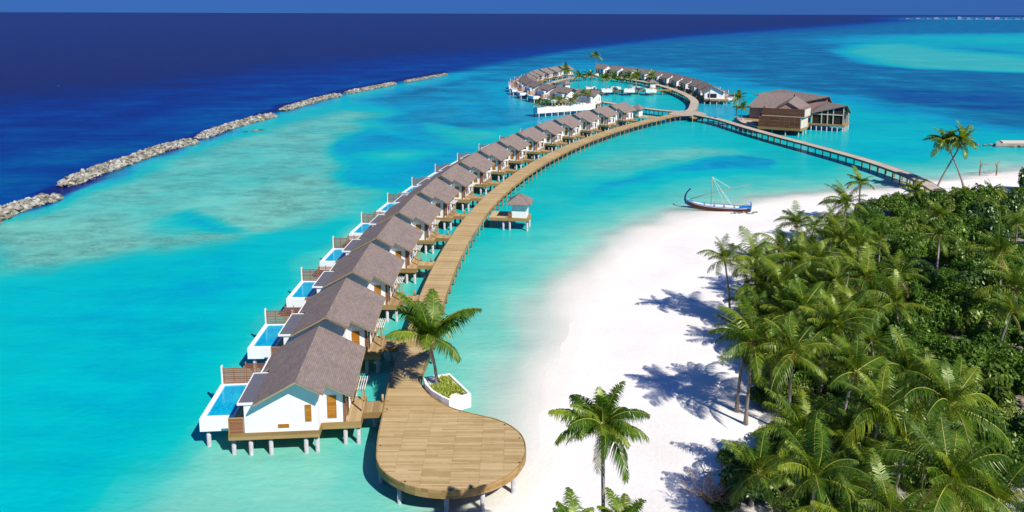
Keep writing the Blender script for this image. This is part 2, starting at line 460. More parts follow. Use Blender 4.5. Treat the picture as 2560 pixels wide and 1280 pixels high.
# (depth index, reef amount, edge softness in metres, outline): sea floor, plus one painted shadow strip, laid over in this order
SEA = [
 (0.33, 0.0, 8, [(-64.3, 48.9), (-82.5, 71.7), (-50.9, 71.9), (-48.0, 80.9), (-42.7, 93.7), (-40.0, 118.5), (-40.7, 129.7), (-60.9, 129.4), (-71.8, 118.1), (-77.4, 106.9), (-120.5, 97.2)]),
 (0.44, 0.0, 7, [(-59.9, 45.2), (-103.8, 91.9), (-85.0, 118.0), (-74.0, 126.9), (-58.0, 129.5), (-41.4, 127.3), (-38.2, 107.2), (-35.6, 86.4), (-35.2, 71.2), (-35.3, 63.3), (-33.1, 53.9), (-31.1, 45.3)]),
 (0.16, 0.12, 7, [(-29.9, 49.1), (-31.8, 56.9), (-31.7, 66.0), (-32.1, 75.4), (-31.6, 92.5), (-32.3, 114.5), (-32.3, 137.5), (-26.6, 149.4), (-12.0, 118.7), (-13.1, 81.2), (-8.9, 53.5), (-13.2, 45.4)]),
 (0.20, 0.75, 6, [(-96.0, 134.1), (-95.8, 155.2), (-92.0, 214.5), (-84.5, 266.7), (-70.2, 306.7), (-45.0, 294.8), (-51.8, 256.0), (-56.4, 236.5), (-45.0, 189.5), (-37.5, 169.2), (-29.0, 163.4), (-30.3, 143.2), (-39.2, 134.8), (-46.5, 129.6), (-54.1, 127.1), (-61.3, 137.2), (-67.8, 141.3), (-66.5, 124.7), (-73.9, 116.1), (-77.4, 106.9)]),
 (0.17, 1.0, 7, [(-88.9, 118.0), (-102.3, 136.7), (-89.8, 142.5), (-75.0, 137.0), (-59.1, 132.0), (-57.4, 142.9), (-59.2, 166.8), (-48.9, 184.5), (-39.0, 155.9), (-44.5, 137.4), (-51.3, 127.2), (-55.0, 122.6), (-65.2, 118.2), (-70.5, 110.5)]),
 (0.50, 0.1, 1.6, [(-67.5, 144.3), (-65.7, 147.4), (-58.0, 141.4), (-50.7, 133.3), (-52.7, 130.8), (-60.7, 135.8)]),
 (0.42, 0.1, 4, [(-49.3, 129.6), (-43.3, 133.4), (-32.3, 137.5), (-33.1, 122.8), (-40.0, 118.5)]),
 (0.50, 0.1, 1.3, [(-56.4, 231.2), (-50.4, 259.7), (-35.1, 236.9), (-19.9, 226.0), (-10.8, 219.2), (-18.5, 175.8), (-24.6, 164.2), (-29.2, 164.5), (-36.5, 168.8), (-42.2, 179.9), (-48.3, 200.2)]),
 (0.50, 0.1, 12, [(-21.4, 495.2), (14.0, 648.3), (84.6, 714.0), (130.0, 501.1), (119.0, 365.3), (95.6, 292.2), (64.3, 280.3), (39.5, 330.3), (24.4, 279.4), (9.6, 250.1), (-7.6, 278.7)]),
 (0.56, 0.35, 14, [(-50.6, 272.5), (-46.9, 307.3), (-33.5, 411.7), (-2.6, 479.8), (1.9, 344.9), (10.7, 279.1), (-3.9, 237.5), (-11.0, 222.6), (-20.0, 227.4), (-35.6, 240.9)]),
 (0.30, 0.25, 5, [(-41.4, 209.1), (-32.0, 215.6), (-23.2, 211.2), (-28.9, 201.6), (-37.7, 201.4)]),
 (0.34, 0.45, 5, [(-32.2, 267.8), (-5.5, 249.8), (6.0, 273.7), (0.0, 249.9), (-9.8, 222.7), (-20.5, 233.3)]),
 (0.60, 0.3, 12, [(-74.6, 342.8), (-60.0, 395.3), (-36.5, 449.3), (-10.4, 479.5), (-33.0, 379.7), (-47.9, 313.9)]),
 (0.635, 0.25, 30, [(-46.1, 533.6), (-10.7, 658.5), (118.3, 1000.9), (474.7, 1703.4), (4939.7, 9532.2), (7628.1, 10055.6), (225.5, 254.4), (177.5, 253.5), (169.5, 272.1), (165.1, 312.4), (159.4, 349.2), (128.8, 416.9), (107.2, 536.1), (57.1, 623.4), (2.7, 496.1), (-20.1, 464.1)]),
 (0.48, 0.05, 10, [(-11.7, 390.5), (-1.9, 353.1), (6.9, 315.3), (13.7, 279.1), (21.4, 279.3), (9.9, 302.3), (1.8, 326.4), (-4.9, 361.8), (-7.8, 412.5)]),
 (0.50, 0.1, 14, [(121.5, 548.5), (125.8, 484.7), (132.5, 429.1), (145.8, 395.3), (156.7, 370.0), (147.5, 318.8), (138.8, 318.6), (135.1, 365.8), (128.5, 394.8), (124.3, 441.6)]),
 (0.45, 0.1, 30, [(497.1, 1187.3), (729.0, 1477.8), (955.3, 1591.3), (1320.8, 1735.9), (684.0, 784.6), (534.5, 775.9), (549.9, 913.3), (459.4, 928.9)]),
 (0.25, 0.1, 9, [(358.7, 823.1), (468.1, 1001.5), (559.6, 1063.2), (501.3, 832.0), (508.3, 737.5), (473.2, 617.8), (392.4, 511.3), (346.6, 534.6), (306.4, 556.4), (299.3, 609.7)]),
 (0.33, 0.0, 20, [(714.7, 1306.2), (896.1, 1392.5), (1017.1, 1335.3), (803.9, 1054.0), (692.0, 1073.8)]),
 (0.70, 0.2, 10, [(198.6, 431.3), (220.0, 397.6), (271.6, 379.0), (297.0, 337.0), (261.5, 296.0), (209.9, 300.8), (195.1, 319.9), (180.2, 341.7)]),
 (0.44, 0.05, 16, [(138.6, 299.1), (149.4, 282.1), (157.8, 257.5), (171.7, 244.9), (214.5, 241.6), (167.8, 187.7), (115.3, 179.9), (105.2, 186.8), (105.5, 208.5), (113.2, 252.2)]),
 (0.40, 0.0, 4, [(26.9, 413.6), (42.9, 466.4), (83.6, 483.1), (92.4, 415.8), (89.1, 364.4), (72.0, 303.8), (60.8, 309.9), (40.4, 338.0)]),
 (0.34, 0.1, 10, [(8.0, 180.6), (23.4, 213.3), (42.5, 242.4), (62.6, 260.2), (73.5, 235.1), (85.8, 202.3), (91.9, 173.0), (71.2, 164.7), (49.7, 157.1), (35.1, 150.2), (20.1, 127.9), (10.3, 107.7), (5.2, 90.2), (0.9, 75.6), (-6.6, 75.5), (-9.5, 92.6), (-6.7, 118.8), (-1.6, 143.6)]),
 (0.22, 0.45, 6, [(21.1, 201.3), (37.8, 214.8), (54.1, 223.8), (68.0, 217.3), (70.9, 207.9), (55.9, 203.0), (39.4, 198.8), (26.6, 185.6), (16.0, 180.7)]),
 (0.53, 0.05, 1.6, [(35.3, 188.2), (47.8, 197.2), (59.1, 206.5), (69.0, 209.1), (71.4, 200.9), (64.2, 181.4), (54.1, 168.4), (45.5, 160.6), (36.6, 156.9), (27.9, 156.8), (20.0, 150.0), (13.6, 143.7), (13.1, 156.6), (23.4, 176.3)]),
 (0.40, 0.0, 5, [(61.9, 269.8), (77.2, 247.2), (86.1, 217.6), (88.9, 196.8), (77.9, 202.2), (69.1, 220.6), (60.2, 238.7)]),
 (0.82, 0.0, 9, [(-120.5, 97.2), (-100.7, 140.9), (-100.9, 163.2), (-100.8, 235.7), (-96.7, 306.1), (-85.3, 374.2), (-43.6, 504.5), (-9.9, 609.9), (78.7, 860.9), (300.1, 1332.0), (2402.3, 4730.1), (12758.7, 25149.3), (-3937.8, 26335.9), (-9013.8, 11401.4), (-510.8, 432.5)]),
 (0.73, 0.0, 16, [(-120.5, 136.5), (-109.1, 153.4), (-108.1, 174.5), (-105.3, 223.0), (-100.5, 287.7), (-88.4, 388.1), (-59.4, 477.7), (-89.4, 434.2), (-116.2, 333.8), (-127.2, 270.8), (-134.8, 227.5), (-140.1, 198.7), (-155.7, 178.2)]),
 (1.0, 0.0, 60, [(-291.5, 244.1), (-230.4, 330.8), (-209.9, 394.9), (-183.4, 498.9), (-136.0, 663.8), (-54.6, 780.5), (64.3, 996.8), (335.6, 1490.4), (2956.0, 5821.8), (12758.7, 25149.3), (-3937.8, 26335.9), (-9013.8, 11401.4), (-2687.7, 2302.9)]),
 (0.93, 0.0, 1.5, [(-100.5, 136.2), (-100.7, 140.9), (-100.0, 161.7), (-102.9, 196.5), (-99.8, 233.4), (-96.4, 299.7), (-86.5, 370.4), (-66.8, 440.2), (-43.6, 504.5), (-48.3, 525.9), (-71.7, 456.4), (-92.2, 385.9), (-102.2, 312.5), (-105.4, 243.6), (-108.9, 206.1), (-106.0, 169.4), (-105.4, 147.8), (-104.8, 142.4)]),  # navy strip painted along the breakwater's outer side as its shadow line
 (0.60, 0.0, 120, [(3658.8, 7207.4), (4783.9, 7994.2), (6013.2, 6946.2), (19236.3, 22235.0), (7670.9, 15118.1)]),
]
def make_sea():
    xs = axis(-160000, -130, 170, 160000, 2.0, 1.10)
    ys = axis(-200, 34, 520, 200000, 2.0, 1.045)
    X, Y = np.meshgrid(xs, ys)
    wx = X + wob(X, Y, 30, 1) * 2.2 + wob(X, Y, 8, 3) * 0.7
    wy = Y + wob(X, Y, 30, 2) * 2.6 + wob(X, Y, 8, 4) * 0.8
    D = 0.42 + 0.56 * smooth(3500, 8000, np.hypot(X, Y))
    Rf = np.zeros(X.shape)
    for dv, rv, soft, poly in SEA:
        sf = soft * (1 + 0.6 * np.clip((Y - 230) / 250, 0, 8))
        m = smooth(-sf, sf, sdist(wx, wy, poly))
        D = D * (1 - m) + dv * m
        Rf = Rf * (1 - m) + rv * m
    sh = -sdist(wx, wy, ISLAND)
    near = smooth(-2, 30, sh)
    D = np.minimum(D, 0.02 + 0.19 * smooth(-1.5, 15, sh) + 0.8 * smooth(12, 62, sh))
    Rf = Rf * near
    A = smooth(-0.8, 9.0, sh)
    ny, nx = X.shape
    vs = np.stack([X, Y, np.zeros_like(X)], -1).reshape(-1, 3)
    i = np.arange(ny * nx).reshape(ny, nx)
    fs = np.stack([i[:-1, :-1], i[:-1, 1:], i[1:, 1:], i[1:, :-1]], -1).reshape(-1, 4)
    me = bpy.data.meshes.new('sea')
    me.vertices.add(len(vs)); me.vertices.foreach_set('co', vs.ravel())
    me.loops.add(fs.size); me.loops.foreach_set('vertex_index', fs.ravel())
    me.polygons.add(len(fs)); me.polygons.foreach_set('loop_start', np.arange(len(fs)) * 4)
    me.polygons.foreach_set('loop_total', np.full(len(fs), 4))
    me.update(calc_edges=True)
    for nm, arr in (('depth', D), ('reef', Rf), ('cover', A)):
        at = me.attributes.new(nm, 'FLOAT', 'POINT')
        at.data.foreach_set('value', arr.ravel().astype(np.float32))
    m, nt, out = new_mat('sea_water')
    def attr(nm):
        a = nt.nodes.new('ShaderNodeAttribute'); a.attribute_name = nm
        return a.outputs['Fac']
    pos = world_pos(nt)
    big = noise(nt, mapping(nt, pos, (1, 1.0, 1)), 0.035, 4, 0.6)
    mid = noise(nt, mapping(nt, pos, (1, 1.6, 1), (0, 0, 0.5)), 0.22, 4, 0.6)
    streak = noise(nt, mapping(nt, pos, (0.25, 1.6, 1), (0, 0, 0.12)), 0.06, 4, 0.65)
    fine = noise(nt, mapping(nt, pos, (1, 1.8, 1), (0, 0, 0.35)), 1.3, 3, 0.6)
    depth = attr('depth'); reef = attr('reef')
    wv = math_node(nt, 'MULTIPLY', math_node(nt, 'SUBTRACT', big, 0.5), 0.30)
    wv = math_node(nt, 'ADD', wv, math_node(nt, 'MULTIPLY', math_node(nt, 'SUBTRACT', streak, 0.5), math_node(nt, 'ADD', 0.05, math_node(nt, 'MULTIPLY', math_node(nt, 'GREATER_THAN', depth, 0.56), 0.14))))
    wv = math_node(nt, 'ADD', wv, math_node(nt, 'MULTIPLY', math_node(nt, 'SUBTRACT', mid, 0.5), 0.13))
    wv = math_node(nt, 'ADD', wv, math_node(nt, 'MULTIPLY', math_node(nt, 'SUBTRACT', fine, 0.5), 0.07))  # fine ripple and caustic light painted in as colour noise
    dd = math_node(nt, 'ADD', depth, math_node(nt, 'MULTIPLY', wv, math_node(nt, 'MINIMUM', math_node(nt, 'ADD', math_node(nt, 'MULTIPLY', depth, 2.0), 0.1), 1.0)))
    K = 0.74
    col = ramp(nt, dd, [
        (0.00, srgb(232, 240, 228, K)), (0.06, srgb(205, 234, 222, K)), (0.15, srgb(132, 214, 192, K)), (0.24, srgb(68, 202, 190, K)),
        (0.34, srgb(8, 196, 192, K)), (0.44, srgb(0, 190, 196, K)), (0.53, srgb(0, 164, 200, K)), (0.63, srgb(0, 116, 156, K)),
        (0.74, srgb(0, 74, 148, K)), (0.84, srgb(8, 42, 128, K)), (0.93, srgb(22, 24, 88, K)), (1.0, srgb(32, 19, 70, K))])
    pt = noise(nt, mapping(nt, pos, (1, 1.3, 1), (0, 0, 0.9)), 0.075, 4, 0.6)
    rk = math_node(nt, 'MULTIPLY', math_node(nt, 'MULTIPLY', reef, ramp(nt, pt, [(0.40, (0.12, 0.12, 0.12)), (0.58, (1, 1, 1))])), ramp(nt, math_node(nt, 'ADD', math_node(nt, 'MULTIPLY', mid, 0.6), math_node(nt, 'MULTIPLY', fine, 0.4)), [(0.38, (0.1, 0.1, 0.1)), (0.58, (1, 1, 1))]))
    col = mixc(nt, math_node(nt, 'MULTIPLY', rk, 0.78), col, mixc(nt, 0.85, col, srgb(84, 132, 122, K)))
    # wind ripples and swell, their light and dark painted into the colour
    rip = noise(nt, mapping(nt, pos, (0.35, 1.5, 1), (0, 0, 0.1)), 0.16, 5, 0.7)
    rip = math_node(nt, 'ADD', math_node(nt, 'MULTIPLY', rip, 0.6), math_node(nt, 'MULTIPLY', noise(nt, mapping(nt, pos, (0.3, 1.2, 1), (0, 0, -0.08)), 0.02, 4, 0.6), 0.4))
    col = mixc(nt, 1.0, col, ramp(nt, rip, [(0.34, (0.86, 0.88, 0.9)), (0.66, (1.14, 1.12, 1.09))]), 'MULTIPLY')
    # scattered breaking crests out at sea
    vor = nt.nodes.new('ShaderNodeTexVoronoi')
    vor.inputs['Scale'].default_value = 0.05
    nt.links.new(mapping(nt, pos, (1, 2.2, 1)), vor.inputs['Vector'])
    crest = math_node(nt, 'LESS_THAN', vor.outputs['Distance'], 0.035)
    crest = math_node(nt, 'MULTIPLY', crest, math_node(nt, 'GREATER_THAN', depth, 0.55))
    crest = math_node(nt, 'MULTIPLY', crest, math_node(nt, 'GREATER_THAN', noise(nt, pos, 0.013, 2), 0.56))
    col = mixc(nt, math_node(nt, 'MULTIPLY', crest, 0.6), col, (0.7, 0.75, 0.78))
    hgt = math_node(nt, 'ADD', math_node(nt, 'MULTIPLY', fine, 0.5), noise(nt, mapping(nt, pos, (1, 2.2, 1), (0, 0, 0.3)), 0.5, 3))
    p = principled(nt, out, col, 0.25, 0.035, hgt, 0.35, 0.25)
    tr = nt.nodes.new('ShaderNodeBsdfTransparent')
    mx = nt.nodes.new('ShaderNodeMixShader')
    nt.links.new(attr('cover'), mx.inputs[0])
    nt.links.new(tr.outputs[0], mx.inputs[1])
    nt.links.new(p.outputs[0], mx.inputs[2])
    nt.links.new(mx.outputs[0], out.inputs[0])
    me.materials.append(m)
    tag(link('sea', me), kind='structure')
make_sea()

def ground_z(x, y):
    x, y = np.asarray(x, float), np.asarray(y, float)
    d = sdist(x, y, ISLAND)
    return np.where(d > 0, 1.15 * smooth(0, 22, d) + 0.02, -0.09 * np.minimum(-d, 30)) + 0.05 * wob(x, y, 9, 11) * smooth(0, 12, d)

def gz(x, y):
    return float(ground_z(np.array([x]), np.array([y]))[0])

def make_sand():
    xs = np.arange(-45, 200, 1.6); ys = np.arange(0, 215, 1.6)
    X, Y = np.meshgrid(xs, ys)
    Z = ground_z(X, Y)
    ny, nx = X.shape
    i = np.arange(ny * nx).reshape(ny, nx)
    fs = np.stack([i[:-1, :-1], i[:-1, 1:], i[1:, 1:], i[1:, :-1]], -1).reshape(-1, 4)
    keep = (Z.ravel()[fs].max(1) > -1.6)
    me = bpy.data.meshes.new('sand_beach')
    me.from_pydata(np.stack([X, Y, Z], -1).reshape(-1, 3).tolist(), [], fs[keep].tolist())
    me.polygons.foreach_set('use_smooth', [True] * len(me.polygons))
    at = me.attributes.new('litter', 'FLOAT', 'POINT')
    at.data.foreach_set('value', smooth(0.3, 4.0, sdist(X.ravel(), Y.ravel(), VEG)).astype(np.float32))
    at = me.attributes.new('wet', 'FLOAT', 'POINT')
    at.data.foreach_set('value', (1 - smooth(0.0, 4.2, sdist(X.ravel(), Y.ravel(), ISLAND))).astype(np.float32))
    m, nt, out = new_mat('white_coral_sand')
    pos = world_pos(nt)
    n1 = noise(nt, pos, 0.12, 4); n2 = noise(nt, pos, 3.0, 4); n3 = noise(nt, pos, 0.9, 3)
    f = math_node(nt, 'ADD', math_node(nt, 'MULTIPLY', n1, 0.6), math_node(nt, 'MULTIPLY', n2, 0.4))
    col = ramp(nt, f, [(0.3, (0.74, 0.69, 0.625)), (0.6, (0.84, 0.805, 0.755))])
    wa = nt.nodes.new('ShaderNodeAttribute'); wa.attribute_name = 'wet'
    wf = ramp(nt, math_node(nt, 'ADD', wa.outputs['Fac'], math_node(nt, 'MULTIPLY', math_node(nt, 'SUBTRACT', n3, 0.5), 0.35)), [(0.35, (0, 0, 0)), (0.6, (1, 1, 1))])
    col = mixc(nt, math_node(nt, 'MULTIPLY', wf, 0.4), col, (0.76, 0.67, 0.56))
    speck = math_node(nt, 'GREATER_THAN', noise(nt, pos, 5.0, 2), 0.73)
    col = mixc(nt, math_node(nt, 'MULTIPLY', speck, 0.5), col, (0.3, 0.24, 0.16))
    la = nt.nodes.new('ShaderNodeAttribute'); la.attribute_name = 'litter'
    lf = math_node(nt, 'MULTIPLY', la.outputs['Fac'], ramp(nt, n3, [(0.3, (1, 1, 1)), (0.68, (0.45, 0.45, 0.45))]))
    col = mixc(nt, lf, col, ramp(nt, n2, [(0.3, (0.05, 0.035, 0.018)), (0.7, (0.13, 0.095, 0.05))]))
    principled(nt, out, col, 0.95, 0.1, math_node(nt, 'ADD', n2, n3), 0.35, 0.08)
    me.materials.append(m)
    tag(link('beach', me), kind='structure')
make_sand()

# ------------------------------------------------------------------ boardwalks
DECK_Z = 2.4
CX, CY, RR = 287.85, 86.24, 307.93          # the villa row follows this arc
def arc(phi, r):
    p = R(phi)
    return (CX - r * math.cos(p), CY + r * math.sin(p))

def resample(pts, step, closed=False):
    """Catmull-Rom through pts, then points every `step` metres with tangents"""
    P = [Vector((x, y)) for x, y in pts]
    k = len(P)
    fine = []
    for i in range(k if closed else k - 1):
        if closed: a, b, c, d = P[i - 1], P[i], P[(i + 1) % k], P[(i + 2) % k]
        else: a, b, c, d = P[max(i - 1, 0)], P[i], P[i + 1], P[min(i + 2, k - 1)]
        for j in range(20):
            t = j / 20
            fine.append(0.5 * ((2 * b) + (c - a) * t + (2 * a - 5 * b + 4 * c - d) * t * t + (3 * b - a - 3 * c + d) * t ** 3))
    fine.append(P[0] if closed else P[-1])
    out, acc, nxt = [], 0.0, 0.0
    for a, b in zip(fine[:-1], fine[1:]):
        L = (b - a).length
        while acc + L >= nxt and L > 0:
            out.append((a.lerp(b, (nxt - acc) / L), (b - a).normalized()))
            nxt += step
        acc += L
    return out

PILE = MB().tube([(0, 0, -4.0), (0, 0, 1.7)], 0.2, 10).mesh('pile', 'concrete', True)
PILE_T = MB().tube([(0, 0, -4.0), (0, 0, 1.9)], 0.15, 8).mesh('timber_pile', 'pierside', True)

def boardwalk(root, pts, width, z, mat, side_mat, near_planks, plank=0.24, pile_step=3.6, side_h=0.42, piles=PILE_T, z_dock=None, closed=False):
    W2 = width / 2
    st = resample(pts, plank, closed)
    rest = MB()
    order = sorted(range(len(st)), key=lambda i: st[i][0].length)
    near = set(order[:near_planks])
    for i, (p, t) in enumerate(st):
        nrm = Vector((t.y, -t.x))
        h2 = plank * 0.46
        dz = rng.uniform(-0.006, 0.006)
        cs = [p - nrm * W2 - t * h2, p + nrm * W2 - t * h2, p + nrm * W2 + t * h2, p - nrm * W2 + t * h2]
        if i in near:
            ang = math.atan2(nrm.y, nrm.x)
            o = link('plank', PLANK_MESH(width, plank * 0.92), root)
            o.location = (p.x, p.y, z + dz); o.rotation_euler = (0, 0, ang)
        else:
            rest.hexa([(c.x, c.y, z - 0.05 + dz) for c in cs], [(c.x, c.y, z + dz) for c in cs])
    if rest.v: tag(rest.build('planking', mat, root), kind='stuff')
    st2 = resample(pts, 1.6, closed)
    for s in (-1, 1):
        b = MB()
        for (p, t), (q, u) in zip(st2[:-1], st2[1:]):
            n1 = Vector((t.y, -t.x)) * s; n2 = Vector((u.y, -u.x)) * s
            a0, a1 = p + n1 * (W2 - 0.02), p + n1 * (W2 + 0.07)
            b0, b1 = q + n2 * (W2 - 0.02), q + n2 * (W2 + 0.07)
            zs = z + 0.035
            b.hexa([(a0.x, a0.y, z - side_h), (a1.x, a1.y, z - side_h), (b1.x, b1.y, z - side_h), (b0.x, b0.y, z - side_h)],
                   [(a0.x, a0.y, zs), (a1.x, a1.y, zs), (b1.x, b1.y, zs), (b0.x, b0.y, zs)])
        b.build('edge_beam', side_mat, root)
    st3 = resample(pts, pile_step, closed)
    for p, t in st3:
        nrm = Vector((t.y, -t.x))
        ang = math.atan2(nrm.y, nrm.x)
        for s in (-1, 1):
            o = link('pile', piles, root)
            o.location = (p.x + nrm.x * s * (W2 - 0.25), p.y + nrm.y * s * (W2 - 0.25), z - 2.4 + 0.0)
        o = link('cross_beam', BEAM_MESH(width), root)
        o.location = (p.x, p.y, z - 0.06); o.rotation_euler = (0, 0, ang)

_cache = {}
def PLANK_MESH(w, d, mat='deck'):
    k = ('p', round(w, 2), round(d, 3), mat)
    if k not in _cache: _cache[k] = MB().box(-w / 2, w / 2, -d / 2, d / 2, -0.05, 0).mesh('plank', mat)
    return _cache[k]
def BEAM_MESH(w):
    k = ('b', round(w, 2))
    if k not in _cache: _cache[k] = MB().box(-w / 2 + 0.05, w / 2 - 0.05, -0.12, 0.12, -0.45, 0).mesh('cross_beam', 'pierside')
    return _cache[k]

# the row jetty
jetty = empty('jetty', (0, 0, 0), 0, 'long curved timber jetty running past the row of water villas', 'jetty')
JR = 298.55
row_pts = [arc(p, JR - max(0, (p - 12)) * 0.08) for p in np.arange(-1.15, 40.6, 1.5)] + [(66.0, 281.8)]
boardwalk(jetty, row_pts, 3.5, DECK_Z, 'deck', 'fascia', 290)

# the round deck at its near end
PLAZA = [(-11.41, 57.95), (-10.62, 56.38), (-9.33, 55.13), (-7.68, 54.18), (-5.54, 53.76), (-3.75, 53.89), (-1.68, 54.69), (-0.01, 56.05), (0.95, 57.75), (1.27, 59.39), (1.01, 61.41), (0.17, 62.93), (-1.24, 64.2), (-3.03, 65.01), (-5.23, 66.0), (-6.78, 67.2), (-8.04, 68.63), (-8.86, 70.12), (-9.34, 71.67), (-9.36, 75.0), (-9.32, 80.2), (-12.75, 80.4), (-12.72, 78.08), (-12.67, 72.45), (-12.39, 67.88), (-12.11, 64.13), (-11.99, 61.94), (-11.76, 59.89)]
def loop_smooth(poly, n=4):
    P = [Vector(p) for p in poly]; k = len(P); out = []
    for i in range(k):
        a, b, c, d = P[i - 1], P[i], P[(i + 1) % k], P[(i + 2) % k]
        for j in range(n):
            t = j / n
            out.append(tuple(0.5 * ((2 * b) + (c - a) * t + (2 * a - 5 * b + 4 * c - d) * t * t + (3 * b - a - 3 * c + d) * t ** 3)))
    return out
PZ = loop_smooth(PLAZA, 4)
def spans(poly, y):
    xs = []
    for (ax, ay), (bx_, by_) in zip(poly, poly[1:] + poly[:1]):
        if (ay > y) != (by_ > y): xs.append(ax + (bx_ - ax) * (y - ay) / (by_ - ay))
    xs.sort()
    return xs
deck = empty('round_deck', (0, 0, 0), 0, 'teardrop-shaped timber deck at the near end of the curved jetty', 'deck')
pieces = []
y, row = 53.78, 0
PW = 0.186
while y < 80.2:
    a, b = spans(PZ, y + 0.012), spans(PZ, y + PW - 0.012)
    m_ = spans(PZ, y + PW / 2)
    if len(m_) >= 2:
        a = a if len(a) >= 2 else m_; b = b if len(b) >= 2 else m_
        x0a, x1a, x0b, x1b = a[0] + 0.04, a[-1] - 0.04, b[0] + 0.04, b[-1] - 0.04
        # butt joints fall on a few lines, as boards of stock lengths do
        cuts = [-9.7, -7.4, -5.0, -2.6, -0.6]
        sh = [0, 0, 0.05, 1.1, 0, 0, -.05, 0, 0, -.9, 0][row % 11]
        xs = [None] + [c + sh + rng.uniform(-.02, .02) for c in cuts if max(x0a, x0b) + 0.7 < c + sh < min(x1a, x1b) - 0.7] + [None]
        if y > 66.5: xs = [None, None]
        for c0, c1 in zip(xs[:-1], xs[1:]):
            la, lb = (x0a, x0b) if c0 is None else (c0 + 0.008, c0 + 0.008)
            ra, rb = (x1a, x1b) if c1 is None else (c1 - 0.008, c1 - 0.008)
            pieces.append((y, la, ra, lb, rb))
    y += PW; row += 1
pieces.sort(key=lambda q: q[0])
rest = MB()
for i, (y, la, ra, lb, rb) in enumerate(pieces):
    dz = rng.uniform(-0.008, 0.008)
    ya, yb = y + 0.012, y + PW - 0.012
    b = MB() if i < 298 else rest
    b.hexa([(la, ya, DECK_Z - .05 + dz), (ra, ya, DECK_Z - .05 + dz), (rb, yb, DECK_Z - .05 + dz), (lb, yb, DECK_Z - .05 + dz)],
           [(la, ya, DECK_Z + dz), (ra, ya, DECK_Z + dz), (rb, yb, DECK_Z + dz), (lb, yb, DECK_Z + dz)])
    if i < 298: b.build('plank', 'deck', deck)
if rest.v: tag(rest.build('planking', 'deck', deck), kind='stuff')
# bent rim boards: three courses, in short lengths
def rim(poly, z0, z1, off0, off1, every):
    k = len(poly)
    def nrm(i):
        a, b = Vector(poly[i - 1]), Vector(poly[(i + 1) % k])
        t = (b - a).normalized()
        return Vector((t.y, -t.x))
    i = 0
    while i < k:
        j = min(i + every, k)
        b = MB()
        for q in range(i, j):
            p0, p1 = Vector(poly[q]), Vector(poly[(q + 1) % k])
            n0, n1 = nrm(q), nrm((q + 1) % k)
            a0, a1, b0, b1 = p0 + n0 * off0, p0 + n0 * off1, p1 + n1 * off0, p1 + n1 * off1
            b.hexa([(a0.x, a0.y, z0), (a1.x, a1.y, z0), (b1.x, b1.y, z0), (b0.x, b0.y, z0)], [(a0.x, a0.y, z1), (a1.x, a1.y, z1), (b1.x, b1.y, z1), (b0.x, b0.y, z1)])
        b.build('rim_board', 'fascia', deck)
        i = j
PZ_open = PZ
rim(PZ, DECK_Z - 0.21, DECK_Z + 0.05, -0.03, 0.06, 7)
rim(PZ, DECK_Z - 0.44, DECK_Z - 0.225, -0.03, 0.05, 5)
rim(PZ, DECK_Z - 0.66, DECK_Z - 0.455, -0.03, 0.055, 6)
MB().prism([(x, y) for x, y in PZ], DECK_Z - 0.3, DECK_Z - 0.07).build('joists', 'pierside', deck)
PILE_D = MB().tube([(0, 0, -3.0), (0, 0, 2.1)], 0.2, 10).mesh('pile', 'concrete', True)
for px, py in [(-11.2, 58.3), (-9.2, 55.6), (-5.2, 54.3), (-2.3, 54.9), (0.2, 57.0), (0.6, 60.5), (-6, 58), (-3, 58.5), (-9, 60), (-5, 62), (-1.5, 62.6), (-10.5, 64.5), (-7.3, 65.5), (-11.4, 69), (-9.9, 69.5), (-11.9, 73.5), (-10, 73.5), (-12, 78), (-10, 78)]:
    o = link('pile', PILE_D, deck); o.location = (px, py, 0)
LIGHT = MB().tube([(0, 0, 0), (0, 0, 0.03)], 0.07, 8).mesh('deck_light', 'dark')
for x, y in [(-4.9, 65.75), (-0.6, 63.4), (0.75, 61.2), (0.7, 57.6), (-3.2, 54.2), (-8.6, 54.95), (-11.5, 60.0), (-11.9, 66.0)]:
    o = link('deck_light', LIGHT, deck); o.location = (x, y, DECK_Z + 0.008)

# ring walkway behind the row
RING = [(67.5, 284.6), (72.2, 294.5), (75.6, 306), (79.6, 321), (81.7, 337), (82.4, 353), (81.8, 372), (79.8, 390), (76.3, 409), (71.3, 424), (65, 437), (58, 447), (50, 451.5), (42, 448.5), (34.5, 438), (27.8, 424), (22.6, 410), (19.0, 397), (17.6, 383), (19.2, 367), (23.5, 350.5), (30, 335.5), (38, 321), (45, 310.5), (52, 299.5), (59.5, 290.8), (65.6, 286.6)]
ring = empty('ring_walkway', (0, 0, 0), 0, 'pale timber walkway looping round the inner lagoon between the far villas', 'walkway')
boardwalk(ring, RING, 3.4, DECK_Z - 0.012, 'pierdeck', 'fascia', 0, 0.3, 4.2)
# junction landing
MB().prism([(61.5, 276.2), (66.5, 277.2), (71.5, 278.0), (74.2, 280.5), (73.6, 285.5), (71.0, 290.0), (66.5, 289.5), (62.6, 285.5), (59.6, 280.4)], DECK_Z - 0.4, DECK_Z + 0.012).build('landing', 'pierdeck', ring)
st = MB().prism([(67.4, 274.6), (72.0, 275.4), (71.6, 277.9), (66.9, 277.0)], DECK_Z - 1.2, DECK_Z - 0.7).build('landing_step', 'fascia', ring)
for q in ((67.6, 275.2), (71.6, 275.9)):
    o = MB().tube([(q[0], q[1] - 0.75, -2.5), (q[0], q[1] - 0.75, 3.3)], 0.14, 8).build('mooring_post', 'pierdeck', ring, True)

